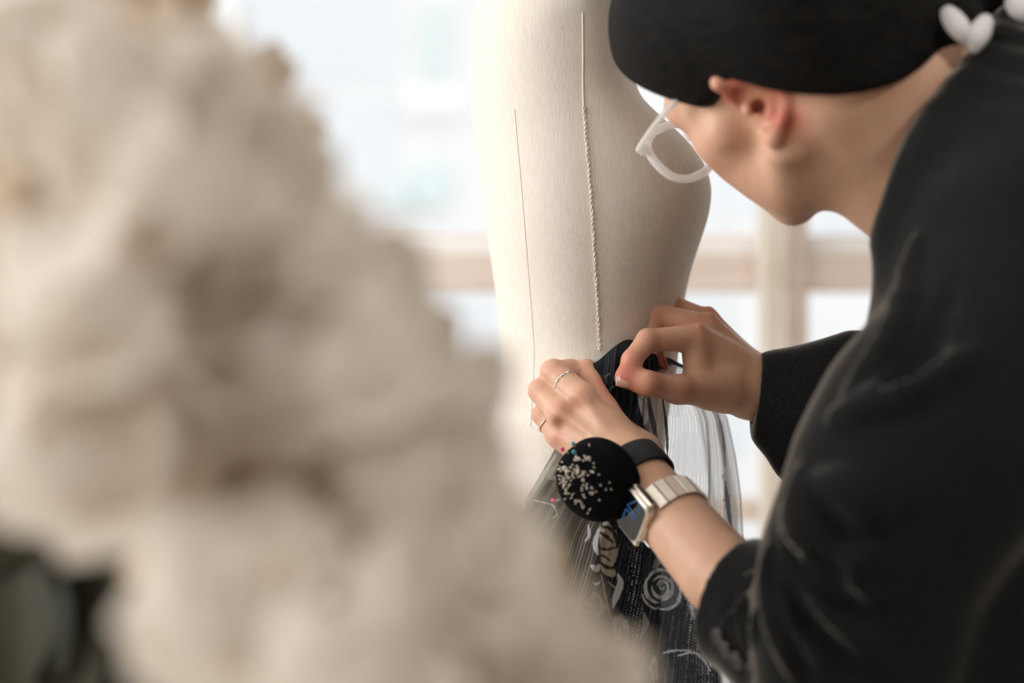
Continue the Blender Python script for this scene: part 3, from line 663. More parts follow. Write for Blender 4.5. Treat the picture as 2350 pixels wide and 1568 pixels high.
def P3(*a): return W(*a)
# ---- her left hand (back of the hand towards the lens), fingers hooked behind the gathered edge
lw = P3(1447, 1075, 1.236)
K = dict(i=P3(1386, 940, 1.274), m=P3(1334, 912, 1.262), r=P3(1289, 948, 1.264), p=P3(1281, 1000, 1.272))
left = [('+', [Cone(lw, K['m'] * .93 + lw * .07 + [0, .004, 0], .0225, .0115), Cone(lw + (K['i'] - lw) * .05 + [.004, .004, 0], K['i'] + [0, .003, 0], .022, .0125), Cone(lw, K['r'] + [0, .004, 0], .0225, .0118), Cone(lw + [-.006, .002, -.004], K['p'] + [0, .004, 0], .021, .0115)], .012, 0)]
fing_l = [
 ([K['i'], P3(1353, 876, 1.291), P3(1345, 848, 1.303), P3(1355, 838, 1.318)], [.0128, .0100, .0088, .0072]),
 ([K['m'], P3(1270, 855, 1.284), P3(1306, 850, 1.304), P3(1338, 858, 1.312)], [.0134, .0116, .0098, .0082]),
 ([K['r'], P3(1241, 897, 1.284), P3(1268, 886, 1.303), P3(1305, 886, 1.312)], [.0130, .0110, .0092, .0080]),
 ([K['p'], P3(1243, 952, 1.286), P3(1258, 932, 1.300), P3(1288, 927, 1.309)], [.0108, .0086, .0074, .0066]),
]
thumb_l = ([lw + [.012, .020, .012], P3(1420, 990, 1.288), P3(1392, 920, 1.312), P3(1375, 880, 1.322)], [.019, .0135, .0110, .0085])
for pts_, rs_ in fing_l: left.append(('+', chain(pts_, rs_), .004, .0035))
left.append(('+', chain(*thumb_l), .006, .006))
left.append(('+', [Cone(K[a], K[a] + [0, -.0015, 0], .0118, .0118) for a in 'mr'], 0, .006))
for a in 'imrp':                                        # tendons fan over the back of the hand
    q = K[a] + (lw - K[a]) * .75; left.append(('+', [Cone(K[a] + [0, -.0095, 0], q + [0, -.0165, 0], .0028, .0022)], 0, .008))
for A_, B_ in ('mr', 'rp'):                             # hollows between the knuckles
    c_ = (K[A_] + K[B_]) / 2; left.append(('-', [Cone(c_ + [0, -.0165, 0], c_ * .7 + lw * .3 + [0, -.023, 0], .0030, .002)], 0, .009))
# forearm to the elbow
EL = P3(1925, 1560, 1.03); wa = P3(1535, 1178, 1.195); cu = P3(1655, 1318, 1.14)
left.append(('+', [Cone(lw, wa, .0262, .0275), Cone(wa + [0, .006, 0], cu + [0, .004, 0], .0285, .0325), Cone(wa, cu, .0275, .031), Cone(cu, EL, .031, .040)], .006, .012))
left.append(('+', chain([EL, SL], [.042, .045]), .01, .02))
# ---- her right hand: thumb and forefinger pinch the fold, the other fingers reach behind it
rw = P3(1733, 893, 1.340)
R = dict(i=P3(1594, 776, 1.312), m=P3(1621, 751, 1.330), r=P3(1618, 736, 1.352), p=P3(1628, 748, 1.372))
right = [('+', [Cone(rw + [0, -.004, .004], R['i'] + [.006, .004, -.004], .0235, .0128), Cone(rw + [0, .004, .004], R['m'] + [.004, .004, -.004], .0235, .0118), Cone(rw + [0, .010, .002], R['r'] + [.004, .002, -.004], .023, .011), Cone(rw + [0, .016, 0], R['p'] + [.004, .002, -.004], .022, .0108),
                Cone(P3(1652, 870, 1.328), P3(1600, 820, 1.322), .0215, .013), Cone(P3(1700, 895, 1.333), P3(1630, 893, 1.318), .0235, .0175)], .012, 0)]
fing_r = [
 ([R['i'], P3(1487, 781, 1.296), P3(1450, 826, 1.284), P3(1436, 856, 1.280)], [.0128, .0104, .0090, .0074]),
 ([R['m'], P3(1503, 722, 1.330), P3(1490, 785, 1.330), P3(1517, 842, 1.326)], [.0124, .0105, .0092, .0072]),
 ([R['r'], P3(1548, 704, 1.362), P3(1520, 745, 1.366), P3(1505, 785, 1.362)], [.0116, .0100, .0086, .0072]),
 ([R['p'], P3(1580, 735, 1.390), P3(1560, 770, 1.388), P3(1545, 800, 1.380)], [.0104, .0088, .0076, .0064]),
]
for pts_, rs_ in fing_r: right.append(('+', chain(pts_, rs_), .004, .004))
thumb_r = ([P3(1660, 893, 1.322), P3(1556, 894, 1.292), P3(1484, 880, 1.277), P3(1429, 873, 1.277)], [.0205, .0122, .0104, .0066])
right.append(('+', chain(*thumb_r), .008, .010))
right.append(('+', [Cone(P3(1600, 800, 1.312), P3(1597, 880, 1.310), .0105, .0120)], 0, .010))   # web between thumb and palm
for a in 'imr':
    q = R[a] + (rw - R[a]) * .8; right.append(('+', [Cone(R[a] + [.004, -.003, .0095], q + [.006, -.004, .0175], .003, .002)], 0, .008))
for A_, B_ in ('im', 'mr'):
    c_ = (R[A_] + R[B_]) / 2; right.append(('-', [Cone(c_ + [.006, -.004, .0165], c_ * .7 + rw * .3 + [.008, -.005, .026], .003, .002)], 0, .009))
ER = np.array([0.47, 1.41, H - 0.14])
right.append(('+', [Cone(rw, rw + (ER - rw) * .3, .0268, .030), Cone(rw + (ER - rw) * .3, ER, .030, .038)], .006, .014))
right.append(('+', chain([ER, SR], [.042, .040]), .01, .02))
# knuckle creases
def crease(c, d, w=.0011, depth=.0008, ln=.006): return ('-', [Cone(np.array(c) - np.array(d) * ln, np.array(c) + np.array(d) * ln, w, w)], 0, .0015)

body_model = [('+', head, .016, 0)] + [('+', nose, .006, .008), ('+', lips, .004, .006)] + eye_cut + [('+', neck, .02, .022)] + ears + [('+', trunk, .05, .05)]
arms_model = left + right
body_model = body_model + [('+', [Cone(SL, NB + [.03, -.06, -.05], .045, .05), Cone(SR, NB + [.03, .06, -.05], .040, .05)], .02, .04)]
# hands are unioned last so that they never blend with the head
class Sub:                                              # a whole model as one primitive
    def __init__(s, model): s.m = model; 
    def d(s, P):
        sh = P.shape
        if P.ndim == 2: return evaluate(s.m, P, 0.2, P[:, None, :])[:, 0]
        C = P.mean(1); return evaluate(s.m, C, 0.03, P)
full = body_model + [('+', [Sub(left), Sub(right)], 0, .03)]
body_me = surface_nets('body', full, (0.0, 0.98, 0.74), (1.02, 1.56, 1.62), 0.0019)
co = np.empty(len(body_me.vertices) * 3, np.float32); body_me.vertices.foreach_get('co', co); co = co.reshape(-1, 3)
bl = np.zeros(len(co), np.float32)
def redness(c, rad, a):
    global bl
    d = np.linalg.norm(co - np.array(c, np.float32), axis=1); bl = np.maximum(bl, a * np.exp(-(d / rad) ** 2))
for a in 'imrp': redness(K[a] + [0, -.01, 0], .010, .38); redness(R[a] + [0, 0, .01], .012, .5)
for f_ in fing_l: redness(f_[0][1], .011, .40); redness(f_[0][3], .014, .75); redness(f_[0][2], .010, .5)
for f_ in fing_r: redness(f_[0][1], .013, .45); redness(f_[0][3], .018, .9); redness(f_[0][2], .014, .7)
redness(thumb_r[0][3], .022, .85); redness(thumb_r[0][2], .016, .55); redness(thumb_r[0][1], .016, .35)
for k_ in ('hx2', 'hx4', 'f1', 'hx6', 'hx0'):
    a_, b_, c_ = e_loc(k_); redness(hd(a_, b_, c_), .016, 1.0); redness(hd(a_, b_, -c_), .016, 1.0)  # red of backlight through the ears, put into the colour
redness(hd(.06, -.02, -.05), .03, .2); redness(hd(.06, -.02, .05), .03, .2)
body_me.attributes.new('redness', 'FLOAT', 'POINT').data.foreach_set('value', bl)
body = link('body', body_me, M['skin'], person)
# eyes
for sg in (-1, 1):
    bm = bmesh.new(); add_ball(bm, hd(.081, .013, .031 * sg), .0118, 20, 14); ey = link('eye', from_bm('eye', bm), M['eye'], person)
    bm = bmesh.new(); add_ball(bm, hd(.0865, .012, .031 * sg), .0068, 16, 10); link('iris', from_bm('iris', bm), M['iris'], ey)
# thumbnail with its pale free edge
def nail(c, along, out, ln, wd, curve, mat, name='fingernail', parent=None, lift=.0):
    a = np.array(along) / np.linalg.norm(along); o = np.array(out) - a * (np.array(out) @ a); o /= np.linalg.norm(o); b = np.cross(a, o)
    V_, F_ = [], []; nu, nv = 9, 9
    for j in range(nv):
        for i_ in range(nu):
            x = (i_ / (nu - 1) * 2 - 1); y = (j / (nv - 1) * 2 - 1); w_ = math.sqrt(max(0.02, 1 - 0.5 * max(0, abs(y) - .35) ** 2 * 2.2))
            V_.append(np.array(c) + b * x * wd * w_ + a * y * ln - o * curve * x * x * w_ * w_ - o * .0007 * y * y)
    for j in range(nv - 1):
        for i_ in range(nu - 1): q = j * nu + i_; F_.append((q, q + 1, q + nu + 1, q + nu))
    ob = link(name, mesh_np(name, V_, F_), mat, parent); md = ob.modifiers.new('t', 'SOLIDIFY'); md.thickness = .0007; md.offset = 0
    return ob
tdir = thumb_r[0][3] - thumb_r[0][2]; tip = thumb_r[0][3]
nout = np.array([-.10, -0.93, -0.10]); tc_ = tip - tdir / np.linalg.norm(tdir) * .0035
nl = nail(tc_ + nout * .0072 + [0, -.0006, -.0006], tdir, nout, .0072, .0056, .0028, M['nail'], 'fingernail', person)
nail(tc_ + nout * .0070 + tdir / np.linalg.norm(tdir) * .0076 + [0, -.0003, -.0006], tdir, nout, .0014, .0046, .0024, M['nail_tip'], 'free_edge', nl)

# ---- hair: drawn back into a knot
hairm = [('+', [hell(-.014, .046, 0, .106, .094, .084), hell(.018, .066, 0, .094, .080, .080), hell(-.050, .020, 0, .062, .062, .076), hell(-.048, -.036, 0, .046, .060, .064), Cone(hd(-.05, .0, -.01), W(2085, 85, 1.135), .064, .056), Cone(hd(-.04, -.01, -.02), W(1950, 165, 1.11), .056, .046)], .02, 0),
         ('&', [Isect(Half(hd(.052, .05, 0), fv - uv * .75), ), ], 0, .010)]
# everything under the line from the temple over the ear to the nape is cut away
class HairLine:
    def d(s, P):
        q = (P - HC.astype(np.float32)) @ HR.astype(np.float32); f_, u_ = q[..., 0], q[..., 1]
        f_, u_ = f_ / HS, u_ / HS
        line = np.maximum(np.where(f_ < -.030, .004 + 1.45 * (f_ + .030), .004), -.125)
        return (line - u_) * 0.8
hairm.append(('&', [HairLine()], 0, .006))
hb = P3(2165, -42, 1.16)
hairm.append(('+', [Cone(hd(-.095, .05, 0), hb + [-.02, 0, -.002], .055, .045), Ell(hb, np.eye(3), (.058, .05, .040)), Cone(hb + [.012, 0, -.004], hb + [.045, .01, .004], .026, .016)], .015, .02))
hair_me = surface_nets('hair', hairm, HC - .2, HC + [.36, .2, .26], 0.0028)
hair = link('hair', hair_me, M['hair'], person)
for (a_, b_, c_) in (((2172, 26), (2200, 62), (2226, 97)), ((2262, 46), (2247, 78), (2232, 118)), ((2322, 2), (2340, 18), (2362, 44))):
    bm = bmesh.new(); p_ = catmull([W(*a_, 1.075), W(*b_, 1.062), W(*c_, 1.068)], 6)
    add_tube(bm, p_, [.003 + .0055 * math.sin(math.pi * min(1, .15 + .8 * i / (len(p_) - 1))) for i in range(len(p_))], 10)
    link('gap_light_loop', from_bm('gap_light_loop', bm), M['gap_light'], hair)  # added white loops stand in for window light seen at the nape

# ---- jacket
def PX(px, py, d, rpx): return W(px, py, d), rpx * d / F
near = [PX(2300, 545, 1.03, 190), PX(2300, 760, 1.02, 222), PX(2180, 985, 1.02, 280), PX(2085, 1130, 1.02, 258), PX(2000, 1310, 1.02, 232), PX(1975, 1470, 1.025, 225), PX(1955, 1600, 1.03, 215)]
sl_up = chain([p[0] for p in near], [p[1] for p in near])
cuffc, cuffr = PX(1672, 1372, 1.135, 128)
fore = chain([W(1940, 1590, 1.05), W(1790, 1425, 1.10), cuffc, cuffc + (cuffc - W(1790, 1425, 1.10)) * .8], [.060, .056, .047, .046])
ax_l = cuffc - W(1790, 1425, 1.10); ax_l = ax_l / np.linalg.norm(ax_l)
cutn = ax_l
cutL = W(1690, 1381, 1.13)
fore_m = [('+', fore, .02, 0), ('&', [Half(cutL, cutn)], 0, .004), ('-', [Cone(W(1790, 1425, 1.10) + ax_l * .01, cuffc + ax_l * .12, .034, .0425)], 0, .003)]
# her right sleeve
rc = [PX(1700, 893, 1.337, 68), PX(1760, 905, 1.335, 80), PX(1850, 945, 1.33, 128), PX(1960, 975, 1.345, 165), PX(2100, 985, 1.37, 170)]
rs_ = chain([p[0] for p in rc], [p[1] for p in rc]) + [Cone(W(1770, 985, 1.325), W(1822, 1066, 1.32), .013, .012), Cone(W(1822, 1066, 1.32), W(1960, 1040, 1.33), .013, .055), Cone(W(1768, 880, 1.33), W(1960, 835, 1.34), .024, .032), Cone(W(2130, 985, 1.37), W(2215, 620, 1.37), .07, .062)]
cutR = W(1734, 890, 1.337); nR = W(1734, 890, 1.337) - W(1860, 905, 1.337); nR = nR / np.linalg.norm(nR) + np.array([0, .05, 0.0])
right_m = [('+', rs_, .018, 0), ('&', [Half(cutR, nR)], 0, .004), ('-', [Cone(W(1790, 905, 1.336), W(1650, 890, 1.338), .0285, .0282)], 0, .002)]
back = [Cone(SL + [.03, .03, .01], NB + [.03, -.05, -.01], .062, .062), Cone(W(2215, 620, 1.36), NB + [.03, .05, -.01], .06, .062), Cone(NB + [.10, 0, -.05], [.60, 1.19, 1.12], .135, .165), Cone([.60, 1.19, 1.12], HIP + [0, 0, .03], .165, .19),
        Cone([.52, 1.16, H - .03], [.56, 1.17, H - .26], .13, .13), Cone([.50, 1.19, 1.08], [.62, 1.19, .92], .15, .16), Cone(W(2330, 1000, 1.08), W(2330, 1600, 1.08), .10, .11), Cone(W(2180, 1350, 1.07), W(2250, 1700, 1.07), .07, .08), Cone(W(2260, 590, 1.06), W(2390, 560, 1.08), .066, .09), Cone(W(2310, 330, 1.1), W(2420, 300, 1.1), .050, .07)]
# collar: a ring standing round the neck, its edge running from nape to throat
cn_ = hd(-.02, -.05, 0) - NB; cn_ /= np.linalg.norm(cn_)
pc = [W(2322, 62, 1.13), W(2262, 162, 1.085), W(2176, 270, 1.062), W(2112, 388, 1.058), W(2076, 500, 1.072), W(2078, 585, 1.12), W(2150, 560, 1.22), W(2270, 400, 1.27), W(2345, 210, 1.25), W(2360, 95, 1.20), W(2322, 62, 1.13)]
pc = catmull(pc, 4)
collar = chain(pc, [.0135] * len(pc)) + [Cone(pc[i], pc[i] + np.array([.055, (pc[i][1] - 1.16) * .35, -.03]), .0135, .034) for i in range(0, len(pc) - 1, 2)]
lapel = [Cone(W(2120, 400, 1.095), W(2250, 330, 1.10), .026, .040), Cone(W(2150, 330, 1.09), W(2280, 260, 1.10), .022, .036), Cone(W(2078, 560, 1.09), W(2120, 690, 1.10), .013, .026), Cone(W(2120, 690, 1.10), W(2080, 830, 1.14), .026, .045), Cone(W(2090, 560, 1.08), W(2150, 760, 1.08), .02, .06)]
hollow = [Cone(hd(-.02, -.04, 0), NB + [-.005, 0, 0.01], .060, .044)]
smooth_j = [('+', back, .05, 0), ('+', collar, .012, .02), ('+', lapel, .02, .025), ('-', hollow, .01, .006), ('+', sl_up, .03, .02), ('+', [Sub(fore_m)], 0, .008), ('+', [Sub(right_m)], 0, .015)]
def c5(x, y): return (1580 + x / 3.027, 1050 + y / 3.027)
ridge_px = [
 ([c5(690, 330), c5(730, 560), c5(825, 800), c5(950, 1010), c5(1160, 1250), c5(1450, 1490)], .008, 1),
 ([c5(720, 400), c5(820, 640), c5(960, 810), c5(1180, 960), c5(1300, 1000)], .009, 1),
 ([c5(575, 640), c5(560, 860), c5(610, 1130), c5(690, 1350), c5(770, 1530)], .0075, 1),
 ([c5(620, 930), c5(750, 1130), c5(900, 1340), c5(960, 1450)], .0055, 1),
 ([c5(500, 900), c5(310, 1080), c5(255, 1150)], .0035, 1), ([c5(370, 1060), c5(400, 1300)], .0035, 1), ([c5(495, 1040), c5(450, 1300)], .004, 1),
 ([c5(810, 150), c5(830, 400), c5(900, 560), c5(1010, 650)], .014, 1), ([c5(950, 190), c5(1150, 230), c5(1300, 330), c5(1250, 420)], .014, 1), ([c5(1000, 760), c5(1180, 730), c5(1280, 700)], .009, 1),
 ([c5(778, 470), c5(840, 650), c5(950, 745), c5(1090, 800)], .0055, -1), ([c5(690, 520), c5(760, 760), c5(900, 960)], .006, -1), ([c5(640, 700), c5(740, 1000), c5(900, 1220), c5(1150, 1400)], .006, -1), ([c5(870, 800), c5(1050, 990), c5(1350, 1180)], .008, -1),
 ([c5(330, 960), c5(240, 1090)], .003, -1), ([c5(430, 1100), c5(420, 1300)], .003, -1),
 ([(2110, 560), (2060, 760), (1960, 900)], .010, 1), ([(2240, 820), (2080, 900), (1930, 960)], .012, 1), ([(2180, 640), (2120, 800), (2040, 880)], .009, -1)]
ridges = []
for pxs, rad, sgn in ridge_px:
    rad *= 1.25
    pp = []
    for p in catmull([(*q, 0) for q in pxs], 3):
        h_ = trace(smooth_j, p[0], p[1])
        if h_ is not None: pp.append(h_)
    if len(pp) < 2: continue
    pp = [p + np.array([0, (.25 * rad if sgn > 0 else -.5 * rad), 0]) for p in pp]
    n_ = len(pp); ridges.append(('+' if sgn > 0 else '-', chain(pp, [rad * (.45 + .55 * math.sin(math.pi * (i + .6) / (n_ + .2))) for i in range(n_)]), .004, .45 * rad))
jacket_me = surface_nets('jacket', smooth_j + ridges, (0.12, 0.84, 0.68), (1.12, 1.58, 1.50), 0.0042)
jacket = link('jacket', jacket_me, M['wool'], person)
def jpt(px, py, lift=0):
    p = trace(smooth_j, px, py); d = p - np.array([0, 0, H]); return p - d / np.linalg.norm(d) * lift
# cuff buttons and buttonhole
for px, py in ((1650, 1462), (1668, 1492), (1694, 1516), (1722, 1542)):
    p = trace(smooth_j, px, py)
    if p is None: continue
    e_ = .002; g_ = np.array([float(field(smooth_j, [p + np.eye(3)[i] * e_])[0] - field(smooth_j, [p - np.eye(3)[i] * e_])[0]) for i in range(3)]); g_ /= np.linalg.norm(g_)
    q = Vector(g_).to_track_quat('Z', 'Y').to_matrix(); bm = bmesh.new()
    prof_ = [(0, .0022), (.0035, .0020), (.0055, .0028), (.0068, .0024), (.0073, .0012), (.0066, 0)]
    prev = None
    for r_, z_ in prof_:
        ring = [bm.verts.new(Vector(p) + q @ Vector((r_ * math.cos(a), r_ * math.sin(a), z_))) for a in [2 * math.pi * i / 20 for i in range(20)]] if r_ else [bm.verts.new(Vector(p) + q @ Vector((0, 0, z_)))]
        if prev is not None:
            for i in range(20):
                if len(prev) == 1: bm.faces.new((prev[0], ring[i], ring[(i + 1) % 20]))
                else: bm.faces.new((prev[i], ring[i], ring[(i + 1) % 20], prev[(i + 1) % 20]))
        prev = ring
    link('button', from_bm('button', bm), M['button'], jacket)
pp = [jpt(px, py, .0004) for px, py in ((1711, 1322), (1725, 1313), (1740, 1307), (1757, 1302))]; bm = bmesh.new()
cp = catmull(pp, 10)
for i in range(0, len(cp) - 1):
    t_ = np.array(cp[min(i + 1, len(cp) - 1)]) - np.array(cp[i]); s_ = np.cross(t_, [0, 1, 0]); s_ /= np.linalg.norm(s_) + 1e-9
    add_tube(bm, [np.array(cp[i]) - s_ * .0016, np.array(cp[i]) + s_ * .0016 + [0, -.0004, 0]], .00055, 5)
link('buttonhole', from_bm('buttonhole', bm), M['stitch'], jacket)

# ---- trousers and shoes (below the picture)
tm = [('+', [Cone(HIP + [0, -.08, 0], HIP + [0, .08, 0], .125, .125)], 0, 0)]
for sg, fx in ((-1, .74), (1, .80)):
    tm.append(('+', [Cone(HIP + [.0, .085 * sg, -.03], [fx + .02, 1.21 + .10 * sg, .50], .095, .066), Cone([fx + .02, 1.21 + .10 * sg, .50], [fx + .04, 1.21 + .11 * sg, .085], .068, .05)], .02, .03))
trousers = link('trousers', surface_nets('trousers', tm, (.55, .95, .02), (1.05, 1.48, 1.12), .008), M['trouser'], person)
for sg, fx in ((-1, .74), (1, .80)):
    y_ = 1.21 + .11 * sg
    sm = [('+', [Cone([fx + .055, y_, .035], [fx - .09, y_, .03], .036, .034), Cone([fx + .05, y_, .035], [fx + .045, y_, .09], .036, .04)], .02, 0), ('&', [Half((0, 0, .002), (0, 0, -1))], 0, .003)]
    link('shoe', surface_nets('shoe', sm, (fx - .16, y_ - .07, -.01), (fx + .13, y_ + .07, .16), .005), M['leather'], person)
# ------------------------------------------------------------------ clear glasses on her nose
gl_ = empty('glasses', tuple(hd(.1, 0, 0))); tag(gl_, 'clear acetate glasses with thick round rims worn by the bending person', 'glasses')
def tubes(name, lines, r, mat, parent, closed=False, seg=10):
    bm = bmesh.new()
    for ln in lines: add_tube(bm, ln, r, seg, closed)
    return link(name, from_bm(name, bm), mat, parent)
for sg in (-1, 1):
    ring = []
    for i in range(40):
        a = 2 * math.pi * i / 40; c_, s_ = math.cos(a), math.sin(a)
        x = .0285 * math.copysign(abs(c_) ** .8, c_); y = .025 * math.copysign(abs(s_) ** .8, s_)
        ring.append(hd(.110 - .10 * abs(x) * .18 - (.0035 if sg * x > 0 else 0) + .08 * y, y + .010, .035 * sg + x))
    rim = tubes('rim', [ring], .0036, M['acetate'], gl_, True)
    bm = bmesh.new(); vs_ = [bm.verts.new(p) for p in ring]; bm.faces.new(vs_); link('lens', from_bm('lens', bm), M['glass'], rim, False)
    tubes('temple_arm', [catmull([hd(.104, .026, .066 * sg), hd(.099, .027, .073 * sg), hd(.055, .028, .074 * sg), hd(.0, .024, .076 * sg), hd(-.022, .018, .074 * sg)], 6)], .0026, M['acetate'], gl_)
tubes('bridge', [catmull([hd(.110, .020, -.008), hd(.116, .024, 0), hd(.110, .020, .008)], 5)], .0032, M['acetate'], gl_)
for sg in (-1, 1):
    bm = bmesh.new(); add_ball(bm, hd(.103, .025, .067 * sg), .0055, 12, 8); link('hinge', from_bm('hinge', bm), M['acetate'], gl_)

# ------------------------------------------------------------------ rings
def ring_at(name, a, b, f, R_, r_, mat, label, twist=False):
    a, b = np.array(a), np.array(b); c = a + (b - a) * f; t_ = Vector(b - a).normalized(); n = t_.orthogonal().normalized(); bb = t_.cross(n); pts_ = []; rr = []
    for i in range(72):
        an = 2 * math.pi * i / 72; pts_.append(Vector(c) + (n * math.cos(an) + bb * math.sin(an)) * R_); rr.append(r_ * (1 + (.30 * math.sin(an * 11) if twist else 0)))
    o = tubes(name, [pts_], rr, mat, None, True, 8); tag(o, label, 'ring'); return o
ring_at('ring', K['m'] + [0, 0, 0], fing_l[1][0][1], .58, .0122, .0011, M['silver'], 'twisted silver ring on the middle finger of the left hand', True)
ring_at('ring', K['p'], fing_l[3][0][1], .55, .0101, .0009, M['rose_gold'], 'thin plain rose gold ring on the little finger')

# ------------------------------------------------------------------ wrist pincushion
axa = wa - lw; axa /= np.linalg.norm(axa)
pcn = np.array([-.60, -.76, -.22]); pcn /= np.linalg.norm(pcn)
pcu = np.cross(pcn, [0.3, 0, 1]); pcu /= np.linalg.norm(pcu); pcv = np.cross(pcn, pcu); PR = np.stack([pcu, pcv, pcn], 1)
pcc = W(1367, 1106, 1.205)
cush = empty('pincushion', tuple(pcc)); tag(cush, 'round black velvet pincushion strapped on the left wrist, stuck with pins', 'pincushion')
pm = [('+', [Ell(pcc, PR, (.0365, .0345, .027))], 0, 0), ('+', [Ell(pcc - pcn * .010, PR, (.0375, .036, .015))], 0, .006)]
cm = surface_nets('cushion', pm, pcc - .05, pcc + .05, .0014); link('cushion', cm, M['velvet'], cush)
rc_ = lw + (wa - lw) * .16; e1 = np.cross(axa, [0, 0, 1]); e1 /= np.linalg.norm(e1); e2 = np.cross(axa, e1); V_ = []; F_ = []
for i in range(64):
    an = 2 * math.pi * i / 64
    for (w_, rr_) in ((-.0135, .0290), (-.0120, .0308), (0, .0315), (.0120, .0312), (.0135, .0294), (0, .0285)):
        V_.append(rc_ + axa * w_ + (e1 * math.cos(an) + e2 * math.sin(an)) * rr_)
for i in range(64):
    for k_ in range(6): a = i * 6 + k_; b = i * 6 + (k_ + 1) % 6; c = ((i + 1) % 64) * 6; F_.append((a, b, c + (k_ + 1) % 6, c + k_))
link('wrist_band', mesh_np('wrist_band', V_, F_), M['band'], cush)
def c2(x, y): return 1200 + x / 3.917, 960 + y / 3.917
def on_cush(px, py):
    p = trace(pm, px, py)
    if p is None: return None
    q = (p - pcc) @ PR; n = PR @ (q / np.array([.0365, .0345, .027]) ** 2); return p, n / np.linalg.norm(n)
bm = bmesh.new(); add_tube(bm, [(0, 0, -.012), (0, 0, .0012)], .00028, 6); add_tube(bm, [(.00056 * math.cos(i * math.pi / 5), .00056 * math.sin(i * math.pi / 5), .0014) for i in range(10)], .00024, 6, True)
spin = from_bm('steel_pin', bm); spin.materials.append(M['pin_steel']); spin.polygons.foreach_set('use_smooth', [True] * len(spin.polygons))
spots = []
for (cx_, cy_, sx_, sy_, n_) in ((400, 470, 38, 30, 22), (390, 575, 35, 30, 24), (500, 505, 40, 35, 20), (520, 375, 28, 18, 12), (580, 370, 22, 18, 7), (610, 450, 35, 40, 9), (620, 660, 40, 45, 12), (550, 600, 25, 40, 5), (480, 735, 28, 30, 7), (565, 760, 25, 35, 6), (395, 670, 22, 16, 5), (790, 590, 25, 30, 3)):
    for _ in range(int(n_ * 1.15)): spots.append((rng.normal(cx_, sx_), rng.normal(cy_, sy_)))
spots += [(597, 250), (360, 400), (587, 843), (640, 490), (690, 730), (345, 520)]
for (x_, y_) in spots:
    h_ = on_cush(*c2(x_, y_))
    if h_ is None: continue
    p, n = h_; n = n + rng.normal(0, .18, 3); n /= np.linalg.norm(n)
    o = bpy.data.objects.new('steel_pin', spin); COL.objects.link(o); o.location = p + n * rng.uniform(0, .0012); o.rotation_euler = Vector(n).to_track_quat('Z', 'Y').to_euler()
    tag(o, 'small round steel pin head dotted over the black velvet pincushion', 'pin', 'steel pins in the pincushion')
def ball_pin(hpx, hpy, dh, ex, ey, mat, label):
    hp = W(hpx, hpy, dh); h_ = on_cush(ex, ey); e_ = h_[0] - h_[1] * .006
    o = empty('ball_pin', tuple(e_)); tag(o, label, 'pin')
    bm = bmesh.new(); add_ball(bm, hp, .00185, 14, 10); link('pin_head', from_bm('pin_head', bm), mat, o)
    tubes('shaft', [[e_, hp]], .00032, M['steel'], o, False, 6)
ball_pin(*c2(452, 228), 1.196, *c2(462, 262), M['teal_head'], 'teal headed pin standing up from the top rim of the pincushion')
ball_pin(*c2(459, 304), 1.186, *c2(468, 330), M['teal_head'], 'lower teal headed pin flat on the pincushion face near its top')
ball_pin(*c2(356, 281), 1.196, *c2(425, 320), M['magenta_head'], 'magenta headed pin sticking out above the pincushion beside the teal ones')
ball_pin(*c2(272, 740), 1.192, *c2(390, 765), M['pink_head'], 'pink headed pin poking sideways out of the lower pincushion')

# ------------------------------------------------------------------ wrist watch
tv_ = np.array([-.245, .51, -.825]); tv_ -= axa * (tv_ @ axa); tv_ /= np.linalg.norm(tv_); nv_ = np.cross(tv_, axa); nv_ /= np.linalg.norm(nv_)
if nv_[1] > 0: nv_ = -nv_
WR = Matrix(np.stack([axa, tv_, nv_], 1).tolist())
wc = W(1459, 1183, 1.183)
watch = empty('watch', tuple(wc)); tag(watch, 'champagne metal smart watch with a link band on the left forearm', 'watch')
def wbox(name, off, size, bev, mat, parent):
    bm = bmesh.new(); r = bmesh.ops.create_cube(bm, size=1)
    for v in bm.verts: v.co = Vector((v.co.x * size[0], v.co.y * size[1], v.co.z * size[2]))
    if bev[0]:
        es = [e for e in bm.edges if abs((e.verts[0].co - e.verts[1].co).normalized().z) > .9]
        bmesh.ops.bevel(bm, geom=es, offset=bev[0], segments=6, affect='EDGES', profile=.5)
    if bev[1]: bmesh.ops.bevel(bm, geom=[e for e in bm.edges if e.calc_face_angle(0) > .7], offset=bev[1], segments=3, affect='EDGES', profile=.5)
    for v in bm.verts: v.co = WR @ (v.co + Vector(off)) + Vector(wc)
    return link(name, from_bm(name, bm), mat, parent, False)
case = wbox('case', (0, 0, 0), (.0335, .0400, .0095), (.008, .0022), M['champagne'], watch)
scr = wbox('screen', (0, 0, .0046), (.0298, .0362, .0016), (.0068, .0006), M['screen'], case)
wbox('side_button', (.0172, .004, .0), (.0012, .0105, .0024), (0, .0004), M['champagne'], case)
wbox('lug', (0, -.0212, -.0005), (.0270, .0030, .0040), (0, .0008), M['champagne'], case); wbox('lug', (0, -.0232, -.0012), (.0225, .0014, .0030), (0, 0), M['gap'], case); wbox('lug', (0, .0212, -.0005), (.0270, .0030, .0040), (0, .0008), M['champagne'], case)
def on_screen(x, y):
    px, py = 1400 + x / 7.468, 1060 + y / 7.468
    o = np.array([0, 0, H]); d = W(px, py, 1) - o; pl = wc + nv_ * .0057; t = ((pl - o) @ nv_) / (d @ nv_); return o + d * t
for ln in ([(440, 680), (295, 740), (380, 860), (450, 940), (420, 1000)], [(270, 810), (215, 960), (230, 1020)], [(275, 810), (335, 880), (392, 950), (380, 1010)], [(510, 770), (480, 860), (512, 900)]):
    tubes('display_line', [[on_screen(*q) for q in ln]], .0005, M['display'], scr, False, 6)
